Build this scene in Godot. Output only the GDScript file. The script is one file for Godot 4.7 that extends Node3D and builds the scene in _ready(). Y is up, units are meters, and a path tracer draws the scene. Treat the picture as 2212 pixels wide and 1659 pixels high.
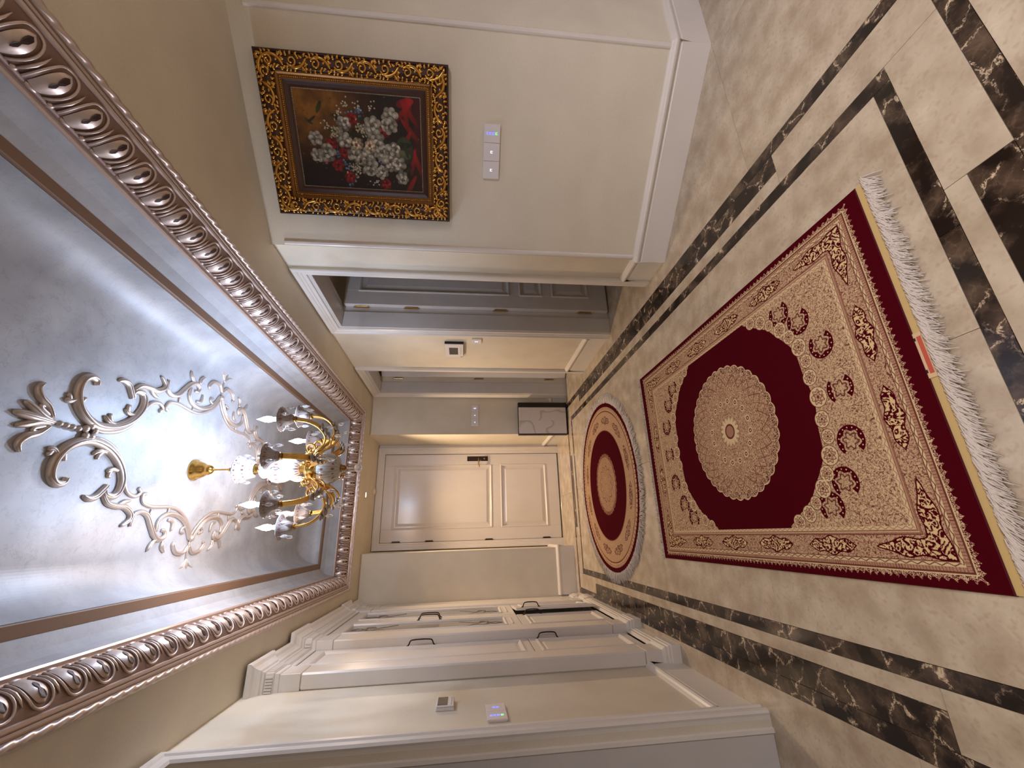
extends Node3D
# Entrance corridor photographed with the phone turned on its side: world y is up, the camera is rolled.

const EYE := 1.2            # camera height
const SOFFIT := 2.275       # lower ceiling
const TRAY := 2.65          # upper ceiling
const FLAT := 4294967295

var M := {}
var taken := {}
var rng := RandomNumberGenerator.new()

# ------------------------------------------------------------------ scene helpers
func numbered(n: String) -> String:
	var k: int = taken.get(n, 0)
	taken[n] = k + 1
	return n if k == 0 else "%s_%03d" % [n, k]

func tag(o: Node, label: String, category: String, group := "", kind := "") -> void:
	if label != "": o.set_meta("label", label)
	if category != "": o.set_meta("category", category)
	if group != "": o.set_meta("group", group)
	if kind != "": o.set_meta("kind", kind)

func thing(called: String, label: String, category: String, at := Vector3.ZERO, turn := 0.0, group := "") -> Node3D:
	var o := Node3D.new()
	o.name = numbered(called)
	add_child(o)
	o.position = at
	o.rotation.y = turn
	tag(o, label, category, group)
	return o

func struct(called: String, label: String, category: String, at := Vector3.ZERO, turn := 0.0) -> Node3D:
	var o := thing(called, label, category, at, turn)
	o.set_meta("kind", "structure")
	return o

func begin(smooth := false) -> SurfaceTool:
	var st := SurfaceTool.new()
	st.begin(Mesh.PRIMITIVE_TRIANGLES)
	st.set_smooth_group(0 if smooth else FLAT)
	return st

func mesh_of(st: SurfaceTool, mat: Material) -> ArrayMesh:
	st.generate_normals()
	var m := st.commit()
	m.surface_set_material(0, mat)
	return m

func put(mesh: Mesh, called: String, parent: Node, tf := Transform3D.IDENTITY) -> MeshInstance3D:
	var o := MeshInstance3D.new()
	o.mesh = mesh
	o.name = called
	o.cast_shadow = GeometryInstance3D.SHADOW_CASTING_SETTING_ON
	parent.add_child(o, true)
	o.transform = tf
	return o

func part(st: SurfaceTool, called: String, mat: Material, parent: Node, tf := Transform3D.IDENTITY) -> MeshInstance3D:
	return put(mesh_of(st, mat), called, parent, tf)

# ------------------------------------------------------------------ geometry helpers
func tri(st: SurfaceTool, a: Vector3, b: Vector3, c: Vector3) -> void:
	st.add_vertex(a); st.add_vertex(b); st.add_vertex(c)

func tri_out(st: SurfaceTool, a: Vector3, b: Vector3, c: Vector3, o: Vector3) -> void:
	var n := (b - a).cross(c - a)
	if n.dot((a + b + c) / 3.0 - o) > 0.0: tri(st, a, c, b)
	else: tri(st, a, b, c)

func quad(st: SurfaceTool, a: Vector3, b: Vector3, c: Vector3, d: Vector3) -> void:
	tri(st, a, b, c); tri(st, a, c, d)

func quad_out(st: SurfaceTool, a: Vector3, b: Vector3, c: Vector3, d: Vector3, o: Vector3) -> void:
	tri_out(st, a, b, c, o); tri_out(st, a, c, d, o)

# chamfered box between two corners
func bx(st: SurfaceTool, lo: Vector3, hi: Vector3, bevel := 0.0) -> void:
	var o := (lo + hi) * 0.5
	var h := (hi - lo).abs() * 0.5
	var b: float = min(bevel, min(h.x, min(h.y, h.z)) * 0.9)
	var v := {}
	for sx in [-1, 1]:
		for sy in [-1, 1]:
			for sz in [-1, 1]:
				v[[sx, sy, sz, 0]] = o + Vector3(sx * h.x, sy * (h.y - b), sz * (h.z - b))
				v[[sx, sy, sz, 1]] = o + Vector3(sx * (h.x - b), sy * h.y, sz * (h.z - b))
				v[[sx, sy, sz, 2]] = o + Vector3(sx * (h.x - b), sy * (h.y - b), sz * h.z)
	for s in [-1, 1]:
		quad_out(st, v[[s, -1, -1, 0]], v[[s, 1, -1, 0]], v[[s, 1, 1, 0]], v[[s, -1, 1, 0]], o)
		quad_out(st, v[[-1, s, -1, 1]], v[[1, s, -1, 1]], v[[1, s, 1, 1]], v[[-1, s, 1, 1]], o)
		quad_out(st, v[[-1, -1, s, 2]], v[[1, -1, s, 2]], v[[1, 1, s, 2]], v[[-1, 1, s, 2]], o)
	if b <= 0.0: return
	for s in [-1, 1]:
		for t in [-1, 1]:
			quad_out(st, v[[s, t, -1, 0]], v[[s, t, 1, 0]], v[[s, t, 1, 1]], v[[s, t, -1, 1]], o)
			quad_out(st, v[[s, -1, t, 0]], v[[s, 1, t, 0]], v[[s, 1, t, 2]], v[[s, -1, t, 2]], o)
			quad_out(st, v[[-1, s, t, 1]], v[[1, s, t, 1]], v[[1, s, t, 2]], v[[-1, s, t, 2]], o)
			for w in [-1, 1]:
				tri_out(st, v[[s, t, w, 0]], v[[s, t, w, 1]], v[[s, t, w, 2]], o)

func box_part(lo: Vector3, hi: Vector3, called: String, mat: Material, parent: Node, bevel := 0.0) -> MeshInstance3D:
	var st := begin()
	bx(st, lo, hi, bevel)
	return part(st, called, mat, parent)

# profile (u outwards, v up) drawn from a to b; ends shifted along the run by ma*u, mb*u (mitres)
func run(st: SurfaceTool, prof: Array, a: Vector3, b: Vector3, ud: Vector3, vd: Vector3, ma := 0.0, mb := 0.0, caps := true) -> void:
	var t := (b - a).normalized()
	var pa := []
	var pb := []
	for p in prof:
		pa.append(a + ud * p.x + vd * p.y + t * (ma * p.x))
		pb.append(b + ud * p.x + vd * p.y + t * (mb * p.x))
	for i in prof.size() - 1:
		quad(st, pa[i], pa[i + 1], pb[i + 1], pb[i])
	if caps:
		for i in range(1, prof.size() - 1):
			tri(st, pa[0], pa[i], pa[i + 1])
			tri(st, pb[0], pb[i + 1], pb[i])

# profile (d inwards, z out) round a rectangle in the local xy plane; sides "LTRB"
func ring(st: SurfaceTool, x0: float, y0: float, x1: float, y1: float, prof: Array, tf := Transform3D.IDENTITY, sides := "LTRB") -> void:
	var open_bottom := not sides.contains("B")
	for i in prof.size() - 1:
		var p: Vector2 = prof[i]
		var q: Vector2 = prof[i + 1]
		var ca := []
		var cb := []
		for e in [p, q]:
			var yb: float = y0 if open_bottom else y0 + e.x
			var c := [tf * Vector3(x0 + e.x, yb, e.y), tf * Vector3(x0 + e.x, y1 - e.x, e.y), tf * Vector3(x1 - e.x, y1 - e.x, e.y), tf * Vector3(x1 - e.x, yb, e.y)]
			if e == p and ca.is_empty(): ca = c
			else: cb = c
		if sides.contains("L"): quad(st, ca[0], ca[1], cb[1], cb[0])
		if sides.contains("T"): quad(st, ca[1], ca[2], cb[2], cb[1])
		if sides.contains("R"): quad(st, ca[2], ca[3], cb[3], cb[2])
		if sides.contains("B"): quad(st, ca[3], ca[0], cb[0], cb[3])

func catmull(p: Array, n: int) -> Array:
	var out := []
	for i in p.size() - 1:
		var a = p[max(i - 1, 0)]
		var b = p[i]
		var c = p[i + 1]
		var d = p[min(i + 2, p.size() - 1)]
		for k in n:
			var t := float(k) / n
			out.append(0.5 * ((2.0 * b) + (c - a) * t + (2.0 * a - 5.0 * b + 4.0 * c - d) * t * t + (3.0 * b - a - 3.0 * c + d) * t * t * t))
	out.append(p[p.size() - 1])
	return out

# tube along points; radii per point; squash scales it along "up" when up is given
func tube(st: SurfaceTool, pts: Array, radii: Array, seg := 8, up := Vector3.ZERO, squash := 1.0, caps := true) -> void:
	var rings := []
	var side := Vector3.ZERO
	for i in pts.size():
		var t: Vector3 = (pts[min(i + 1, pts.size() - 1)] - pts[max(i - 1, 0)])
		if t.length() < 1e-9: t = Vector3(0, 1, 0)
		t = t.normalized()
		var s: Vector3
		var u: Vector3
		if up != Vector3.ZERO:
			s = t.cross(up)
			if s.length() < 1e-4: s = side if side != Vector3.ZERO else Vector3(1, 0, 0)
			s = s.normalized(); u = up
		else:
			if side == Vector3.ZERO:
				side = t.cross(Vector3(0, 1, 0) if abs(t.y) < 0.9 else Vector3(1, 0, 0)).normalized()
			s = (side - t * side.dot(t)).normalized()
			u = t.cross(s)
		side = s
		var r: float = radii[i] if radii.size() > 1 else radii[0]
		var c := []
		for k in seg:
			var a := TAU * k / seg
			c.append(pts[i] + s * (cos(a) * r) + u * (sin(a) * r * squash))
		rings.append(c)
	for i in rings.size() - 1:
		for k in seg:
			var k2 := (k + 1) % seg
			quad(st, rings[i][k], rings[i + 1][k], rings[i + 1][k2], rings[i][k2])
	if caps:
		for k in range(1, seg - 1):
			tri(st, rings[0][0], rings[0][k], rings[0][k + 1])
			var L: Array = rings[rings.size() - 1]
			tri(st, L[0], L[k + 1], L[k])

# surface of revolution: profile (radius, y); ribs wave the radius; uv set round and along
func lathe(st: SurfaceTool, prof: Array, seg: int, at := Vector3.ZERO, ribs := 0, amp := 0.0, tf := Transform3D.IDENTITY) -> void:
	var n := prof.size()
	var uv := ribs > 0
	for i in n - 1:
		for k in seg:
			var q := []
			for e in [[i, k], [i + 1, k], [i + 1, k + 1], [i, k + 1]]:
				var a: float = TAU * e[1] / seg
				var r: float = prof[e[0]].x
				if ribs > 0: r *= 1.0 + amp * abs(sin(a * ribs * 0.5)) 
				q.append([tf * (at + Vector3(cos(a) * r, prof[e[0]].y, sin(a) * r)), Vector2(float(e[1]) / seg, float(e[0]) / (n - 1))])
			for j in [0, 1, 2, 0, 2, 3]:
				if uv: st.set_uv(q[j][1])
				st.add_vertex(q[j][0])

func ball(st: SurfaceTool, c: Vector3, r: Vector3, seg := 10, rows := 6) -> void:
	var prof := []
	for i in rows + 1:
		var a := PI * i / rows
		prof.append(Vector2(sin(a), cos(a)))
	lathe(st, prof, seg, Vector3.ZERO, 0, 0.0, Transform3D(Basis.from_scale(r), c))

# outline extruded along local z
func plate(st: SurfaceTool, poly: PackedVector2Array, z0: float, z1: float, tf := Transform3D.IDENTITY) -> void:
	var idx := Geometry2D.triangulate_polygon(poly)
	for i in range(0, idx.size(), 3):
		tri(st, tf * Vector3(poly[idx[i]].x, poly[idx[i]].y, z1), tf * Vector3(poly[idx[i + 1]].x, poly[idx[i + 1]].y, z1), tf * Vector3(poly[idx[i + 2]].x, poly[idx[i + 2]].y, z1))
	for i in poly.size():
		var a := poly[i]
		var b := poly[(i + 1) % poly.size()]
		quad(st, tf * Vector3(a.x, a.y, z0), tf * Vector3(b.x, b.y, z0), tf * Vector3(b.x, b.y, z1), tf * Vector3(a.x, a.y, z1))

# ------------------------------------------------------------------ materials
func srgb(r: float, g: float, b: float) -> Color:
	return Color(r / 255.0, g / 255.0, b / 255.0)

func mat(c: Color, rough := 0.6, metal := 0.0) -> StandardMaterial3D:
	var m := StandardMaterial3D.new()
	m.albedo_color = c
	m.roughness = rough
	m.metallic = metal
	m.cull_mode = BaseMaterial3D.CULL_DISABLED
	return m

func noise(kind: int, freq: float, oct := 4, sd := 1) -> FastNoiseLite:
	var n := FastNoiseLite.new()
	n.noise_type = kind
	n.frequency = freq
	n.seed = sd
	n.fractal_octaves = oct
	n.fractal_type = FastNoiseLite.FRACTAL_FBM if oct > 1 else FastNoiseLite.FRACTAL_NONE
	return n

func field(n: FastNoiseLite, size: int) -> PackedByteArray:
	var im := n.get_seamless_image(size, size, false, false, 0.12, true)
	im.convert(Image.FORMAT_L8)
	return im.get_data()

func tex_of(data: PackedByteArray, w: int, h: int) -> ImageTexture:
	var im := Image.create_from_data(w, h, false, Image.FORMAT_RGB8, data)
	im.generate_mipmaps()
	return ImageTexture.create_from_image(im)

func lerp3(a: Vector3, b: Vector3, t: float) -> Vector3:
	return a + (b - a) * clampf(t, 0.0, 1.0)

func world_mat(t: Texture2D, metres: float, rough: float, off := Vector3.ZERO) -> StandardMaterial3D:
	var m := mat(Color.WHITE, rough)
	m.albedo_texture = t
	m.uv1_triplanar = true
	m.uv1_world_triplanar = true
	m.uv1_scale = Vector3.ONE / metres
	m.uv1_offset = off
	m.texture_filter = BaseMaterial3D.TEXTURE_FILTER_LINEAR_WITH_MIPMAPS_ANISOTROPIC
	return m

# beige marble: cloudy cream and tan mottles, pale streaks, fine speckle
func beige_marble() -> ImageTexture:
	var S := 768
	var cloud := field(noise(FastNoiseLite.TYPE_SIMPLEX_SMOOTH, 0.011, 5, 3), S)
	var fine_n := noise(FastNoiseLite.TYPE_SIMPLEX, 0.045, 3, 9)
	var fine := field(fine_n, S)
	var sn := noise(FastNoiseLite.TYPE_SIMPLEX, 0.012, 4, 21)
	sn.fractal_type = FastNoiseLite.FRACTAL_RIDGED
	sn.domain_warp_enabled = true
	sn.domain_warp_amplitude = 40.0
	var streak := field(sn, S)
	var d := PackedByteArray()
	d.resize(S * S * 3)
	for i in S * S:
		var c := cloud[i] / 255.0
		var f := fine[i] / 255.0
		var s := streak[i] / 255.0
		var col := lerp3(Vector3(166, 149, 126), Vector3(203, 190, 168), c * 1.1 - 0.05)
		col = lerp3(col, Vector3(146, 124, 102), (f - 0.60) * 1.2)
		col = lerp3(col, Vector3(220, 206, 186), (s - 0.86) * 2.0)
		col += Vector3.ONE * (f - 0.5) * 12.0
		d[i * 3] = int(clampf(col.x, 0, 255)); d[i * 3 + 1] = int(clampf(col.y, 0, 255)); d[i * 3 + 2] = int(clampf(col.z, 0, 255))
	return tex_of(d, S, S)

# dark brown marble broken by thin cream veins
func dark_marble() -> ImageTexture:
	var S := 768
	var cn := noise(FastNoiseLite.TYPE_CELLULAR, 0.013, 1, 5)
	cn.cellular_return_type = FastNoiseLite.RETURN_DISTANCE2_SUB
	cn.domain_warp_enabled = true
	cn.domain_warp_amplitude = 45.0
	cn.domain_warp_frequency = 0.02
	var vein := field(cn, S)
	var cn2 := noise(FastNoiseLite.TYPE_CELLULAR, 0.04, 1, 15)
	cn2.cellular_return_type = FastNoiseLite.RETURN_DISTANCE2_SUB
	cn2.domain_warp_enabled = true
	cn2.domain_warp_amplitude = 25.0
	var vein2 := field(cn2, S)
	var cloud := field(noise(FastNoiseLite.TYPE_SIMPLEX_SMOOTH, 0.009, 5, 8), S)
	var d := PackedByteArray()
	d.resize(S * S * 3)
	for i in S * S:
		var c := cloud[i] / 255.0
		var v := 1.0 - vein[i] / 255.0
		var w := 1.0 - vein2[i] / 255.0
		var col := lerp3(Vector3(32, 24, 20), Vector3(100, 82, 66), (c - 0.32) * 1.6)
		col = lerp3(col, Vector3(110, 92, 74), (w - 0.88) * 5.0 * clampf((c - 0.3) * 3.0, 0, 1))
		col = lerp3(col, Vector3(206, 186, 156), (v - 0.95) * 26.0 * clampf((c - 0.34) * 4.0, 0.0, 1.0))
		d[i * 3] = int(clampf(col.x, 0, 255)); d[i * 3 + 1] = int(clampf(col.y, 0, 255)); d[i * 3 + 2] = int(clampf(col.z, 0, 255))
	return tex_of(d, S, S)

# silver trowelled plaster
func silver_plaster() -> ImageTexture:
	var S := 512
	var cloud := field(noise(FastNoiseLite.TYPE_SIMPLEX_SMOOTH, 0.008, 3, 31), S)
	var wn := noise(FastNoiseLite.TYPE_SIMPLEX, 0.022, 4, 33)
	wn.domain_warp_enabled = true
	wn.domain_warp_amplitude = 50.0
	wn.fractal_type = FastNoiseLite.FRACTAL_RIDGED
	var swirl := field(wn, S)
	var d := PackedByteArray()
	d.resize(S * S * 3)
	for i in S * S:
		var c := cloud[i] / 255.0
		var s := swirl[i] / 255.0
		var col := lerp3(Vector3(154, 156, 159), Vector3(182, 184, 186), c)
		col = lerp3(col, Vector3(122, 120, 119), (s - 0.62) * 1.3)
		d[i * 3] = int(clampf(col.x, 0, 255)); d[i * 3 + 1] = int(clampf(col.y, 0, 255)); d[i * 3 + 2] = int(clampf(col.z, 0, 255))
	return tex_of(d, S, S)

# faint uneven tint for painted walls and woodwork
func paint_tint(c: Vector3, amount: float, sd: int) -> ImageTexture:
	var S := 256
	var cloud := field(noise(FastNoiseLite.TYPE_SIMPLEX_SMOOTH, 0.012, 3, sd), S)
	var grain := field(noise(FastNoiseLite.TYPE_SIMPLEX, 0.35, 1, sd + 1), S)
	var d := PackedByteArray()
	d.resize(S * S * 3)
	for i in S * S:
		var k := 1.0 + ((cloud[i] / 255.0) - 0.5) * amount + ((grain[i] / 255.0) - 0.5) * amount * 0.5
		d[i * 3] = int(clampf(c.x * k, 0, 255)); d[i * 3 + 1] = int(clampf(c.y * k, 0, 255)); d[i * 3 + 2] = int(clampf(c.z * k, 0, 255))
	return tex_of(d, S, S)

func glass_mat() -> StandardMaterial3D:
	var m := mat(Color(1, 1, 1, 0.15), 0.02)
	m.transparency = BaseMaterial3D.TRANSPARENCY_ALPHA
	m.refraction_enabled = true
	m.refraction_scale = 0.05
	return m

func lamp_mat(c: Color, e: float) -> StandardMaterial3D:
	var m := mat(c, 0.4)
	m.emission_enabled = true
	m.emission = c
	m.emission_energy_multiplier = e
	return m

func make_materials() -> void:
	var bt := beige_marble()
	for k in 4: M["beige%d" % k] = world_mat(bt, 1.35, 0.16, Vector3(0.37 * k, 0.21 * k, 0.53 * k))
	var dt := dark_marble()
	for k in 3: M["dark%d" % k] = world_mat(dt, 0.95, 0.13, Vector3(0.31 * k, 0.17 * k, 0.43 * k))
	M.grout = mat(srgb(150, 126, 100), 0.8)
	M.plaster = world_mat(silver_plaster(), 0.9, 0.46)
	M.plaster.metallic = 0.08
	M.riser = world_mat(silver_plaster(), 0.7, 0.7)
	M.wall = world_mat(paint_tint(Vector3(220, 211, 190), 0.05, 41), 1.1, 0.55)
	M.white = world_mat(paint_tint(Vector3(224, 218, 208), 0.03, 51), 0.8, 0.32)
	M.gloss = world_mat(paint_tint(Vector3(224, 216, 206), 0.02, 61), 0.9, 0.2)
	M.grey = world_mat(paint_tint(Vector3(208, 204, 199), 0.03, 81), 0.8, 0.3)
	M.step = mat(srgb(126, 98, 76), 0.55)
	M.silver = mat(srgb(206, 188, 176), 0.36, 0.55)
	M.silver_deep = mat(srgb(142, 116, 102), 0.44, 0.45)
	M.patina = mat(srgb(58, 38, 30), 0.5, 0.3)
	M.champagne = mat(srgb(196, 182, 170), 0.34, 0.6)
	M.brass = mat(srgb(214, 168, 88), 0.2, 1.0)
	M.brass_dark = mat(srgb(150, 112, 62), 0.3, 1.0)
	M.bronze = mat(srgb(62, 50, 42), 0.36, 0.8)
	M.hinge = mat(srgb(176, 146, 100), 0.28, 0.9)
	M.black = mat(srgb(16, 14, 14), 0.3)
	M.board = mat(srgb(128, 100, 74), 0.7)
	M.plastic = mat(srgb(226, 222, 220), 0.25)
	M.screen = mat(srgb(34, 30, 32), 0.12)
	M.glass = glass_mat()
	M.blue_led = lamp_mat(srgb(80, 100, 255), 2.2)
	M.white_led = lamp_mat(srgb(200, 210, 255), 2.0)
	M.green_led = lamp_mat(srgb(80, 235, 120), 1.8)
	M.porcelain_cup = mat(srgb(150, 140, 132), 0.15)  # same toned-down porcelain as the shaded cups, used on the arm leaves
	M.candle = mat(srgb(238, 234, 228), 0.35)
	M.pane = mat(srgb(176, 172, 164), 0.12, 0.35)
	M.etch = mat(srgb(120, 104, 88), 0.4, 0.3)
	M.fringe = mat(srgb(204, 194, 184), 0.9)
	M.kilim = mat(srgb(196, 168, 112), 0.9)
	M.crimson = mat(srgb(70, 4, 16), 0.95)
	M.mahogany = mat(srgb(58, 26, 20), 0.28)
	M.gold = mat(srgb(206, 158, 78), 0.24, 1.0)
	M.gold_flat = mat(srgb(142, 100, 54), 0.42, 0.7)
	M.liner = mat(srgb(62, 34, 22), 0.4)
	M.silver_bead = mat(srgb(178, 168, 146), 0.28, 0.9)

# ------------------------------------------------------------------ the scene
func _ready() -> void:
	rng.seed = 7
	var cam := Camera3D.new()
	cam.name = "camera"
	var yaw := 0.34880
	var pitch := 0.11085
	var roll := 0.00874
	var fwd := Vector3(sin(yaw) * cos(pitch), -sin(pitch), -cos(yaw) * cos(pitch))
	var rt := Vector3(cos(yaw), 0, sin(yaw))
	var up := rt.cross(fwd)
	var r2 := rt * cos(roll) + up * sin(roll)
	var u2 := up * cos(roll) - rt * sin(roll)
	cam.transform = Transform3D(Basis(-u2, r2, -fwd), Vector3(0, EYE, 0))   # picture top is the right-hand side of the corridor
	cam.fov = rad_to_deg(2.0 * atan(829.5 / 897.7))
	cam.near = 0.02
	add_child(cam)
	cam.current = true
	var we := WorldEnvironment.new()
	we.name = "environment"
	var env := Environment.new()
	env.background_mode = Environment.BG_COLOR
	env.background_color = Color(0.02, 0.02, 0.02)
	env.tonemap_mode = Environment.TONE_MAPPER_LINEAR
	env.tonemap_exposure = 1.5
	env.sdfgi_enabled = true
	env.ssao_enabled = true
	env.ssil_enabled = true
	we.environment = env
	add_child(we)

	make_materials()
	make_floor()
	make_walls()
	make_ceiling()
	make_baseboards()
	make_doors()
	make_entry_door()
	make_left_opening()
	make_cabinets()
	make_rug()
	make_round_rug()
	make_painting()
	make_medallion()
	make_chandelier()
	make_small_things()
	make_other_lamps()

# ------------------------------------------------------------------ floor
func slabs(parent: Node, x0: float, x1: float, z0: float, z1: float, step_x: float, step_z: float, dark := false) -> void:
	var nx: int = max(1, int(round((x1 - x0) / step_x)))
	var nz: int = max(1, int(round((z1 - z0) / step_z)))
	var g := 0.0006
	for i in nx:
		for k in nz:
			var st := begin()
			bx(st, Vector3(x0 + (x1 - x0) * i / nx + g, -0.02, z0 + (z1 - z0) * k / nz + g), Vector3(x0 + (x1 - x0) * (i + 1) / nx - g, 0.0, z0 + (z1 - z0) * (k + 1) / nz - g), 0.0005)
			if dark: part(st, "dark_marble_strip", M["dark%d" % rng.randi_range(0, 2)], parent)
			else: part(st, "beige_marble_slab", M["beige%d" % rng.randi_range(0, 3)], parent)

func make_floor() -> void:
	var f := struct("floor", "polished beige marble floor inlaid with dark brown marble borders", "floor")
	box_part(Vector3(-3.3, -0.14, -6.6), Vector3(5.2, -0.019, 4.1), "screed", M.grout, f)
	# outside the outer border
	slabs(f, -3.2, -0.589, -6.5, 4.0, 0.87, 0.88)
	slabs(f, 1.44, 5.1, -6.5, 4.0, 0.74, 0.88)
	slabs(f, -0.589, 1.44, -0.505, 4.0, 0.68, 0.9)
	slabs(f, -0.589, 1.44, -6.5, -4.70, 0.82, 0.62)
	# outer border, narrow dark line
	slabs(f, -0.589, -0.535, -4.70, -0.505, 0.1, 1.05, true)
	slabs(f, 1.386, 1.44, -4.70, -0.505, 0.1, 1.05, true)
	slabs(f, -0.535, 1.386, -4.70, -4.655, 0.64, 0.1, true)
	slabs(f, -0.535, 1.386, -0.555, -0.505, 0.64, 0.1, true)
	# its thick middle blocks and the beige between the two borders
	slabs(f, -0.535, -0.448, -4.10, -1.13, 0.1, 0.99, true)
	slabs(f, 1.305, 1.386, -4.11, -1.125, 0.1, 0.99, true)
	slabs(f, 0.052, 0.82, -4.655, -4.585, 0.8, 0.1, true)
	slabs(f, 0.053, 0.787, -0.648, -0.555, 0.8, 0.1, true)
	slabs(f, -0.448, -0.398, -4.10, -1.13, 0.1, 1.48)
	slabs(f, 1.245, 1.305, -4.11, -1.125, 0.1, 1.48)
	slabs(f, -0.535, -0.398, -4.655, -4.10, 0.2, 0.6)
	slabs(f, -0.535, -0.398, -1.13, -0.555, 0.2, 0.6)
	slabs(f, 1.245, 1.386, -4.655, -4.11, 0.2, 0.6)
	slabs(f, 1.245, 1.386, -1.125, -0.555, 0.2, 0.6)
	slabs(f, -0.398, 0.052, -4.655, -4.515, 0.5, 0.2)
	slabs(f, 0.82, 1.245, -4.655, -4.515, 0.5, 0.2)
	slabs(f, 0.052, 0.82, -4.585, -4.515, 0.8, 0.2)
	slabs(f, -0.398, 0.053, -0.70, -0.555, 0.5, 0.2)
	slabs(f, 0.787, 1.245, -0.70, -0.555, 0.5, 0.2)
	slabs(f, 0.053, 0.787, -0.70, -0.648, 0.8, 0.2)
	# inner border and centre
	slabs(f, -0.398, -0.348, -4.515, -0.70, 0.1, 0.955, true)
	slabs(f, 1.195, 1.245, -4.515, -0.70, 0.1, 0.955, true)
	slabs(f, -0.348, 1.195, -4.515, -4.468, 0.52, 0.1, true)
	slabs(f, -0.348, 1.195, -0.75, -0.70, 0.52, 0.1, true)
	slabs(f, -0.348, 1.195, -4.468, -0.75, 0.78, 0.93)

# ------------------------------------------------------------------ walls
const OBL_A := Vector3(2.273, 0, -1.264)   # near end of the slanting wall
const OBL_B := Vector3(1.545, 0, -2.024)   # far end

func make_walls() -> void:
	var top := 2.9
	var w := struct("wall_right", "beige painted corridor wall with two grey doors", "wall")
	for s in [[-2.30, -2.024], [-3.91, -3.035], [-4.74, -4.625]]:
		box_part(Vector3(1.56, 0, s[0]), Vector3(1.76, top, s[1]), "wall_section", M.wall, w)
	for s in [[-3.035, -2.30], [-4.625, -3.91]]:
		box_part(Vector3(1.56, 2.205, s[0]), Vector3(1.76, top, s[1]), "lintel", M.wall, w)
	var o := struct("wall_right_near", "slanting beige wall that carries the painting", "wall")
	var st := begin()
	var n := Vector3(0.6917, 0, -0.7222) * 0.14
	var a := OBL_A
	var b := OBL_B
	var k := Vector3(0, top, 0)
	var c := (a + b) * 0.5 + n * 0.5 + k * 0.5
	for q in [[a, b, b + k, a + k], [a + n, b + n, b + n + k, a + n + k], [a, a + n, a + n + k, a + k], [b, b + n, b + n + k, b + k], [a + k, b + k, b + n + k, a + n + k]]:
		quad_out(st, q[0], q[1], q[2], q[3], c)
	part(st, "wall_section", M.wall, o)
	box_part(Vector3(1.56, 0, -2.03), Vector3(1.76, top, -2.02), "corner_fillet", M.wall, o)
	var l := struct("wall_near_right", "wall facing the living room at the corridor mouth", "wall")
	box_part(Vector3(2.274, 0, -1.40), Vector3(5.2, top, -1.264), "wall_section", M.wall, l)
	var f := struct("wall_far", "beige end walls on both sides of the entrance recess", "wall")
	box_part(Vector3(1.10, 0, -5.6), Vector3(1.76, top, -4.741), "wall_section", M.wall, f)
	box_part(Vector3(-1.0, 0, -5.6), Vector3(-0.15, top, -4.83), "wall_section", M.wall, f)
	box_part(Vector3(-0.15, 0, -5.6), Vector3(1.10, top, -5.42), "wall_section", M.wall, f)
	box_part(Vector3(-0.15, 2.262, -5.42), Vector3(1.10, 2.9, -5.34), "lintel", M.wall, f)
	var le := struct("wall_left", "beige painted corridor wall behind the built-in cupboards", "wall")
	box_part(Vector3(-1.0, 0, -4.83), Vector3(-0.71, top, -1.86), "wall_section", M.wall, le)
	box_part(Vector3(-1.0, 2.17, -1.86), Vector3(-0.71, top, -0.55), "lintel", M.wall, le)
	box_part(Vector3(-1.0, 0, -0.55), Vector3(-0.71, top, 4.1), "wall_section", M.wall, le)
	var ba := struct("wall_back", "living room walls behind the camera", "wall")
	box_part(Vector3(-3.3, 0, 4.0), Vector3(5.2, top, 4.15), "wall_section", M.wall, ba)
	box_part(Vector3(5.1, 0, -6.6), Vector3(5.25, top, 4.1), "wall_section", M.wall, ba)
	box_part(Vector3(-3.35, 0, -6.6), Vector3(-3.2, top, 4.1), "wall_section", M.wall, ba)
	box_part(Vector3(-3.3, 0, -6.65), Vector3(5.2, top, -6.5), "wall_section", M.wall, ba)

# ------------------------------------------------------------------ ceiling with tray
const TX0 := -0.45
const TX1 := 1.29
const TZ0 := -4.45
const TZ1 := -0.55

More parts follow.
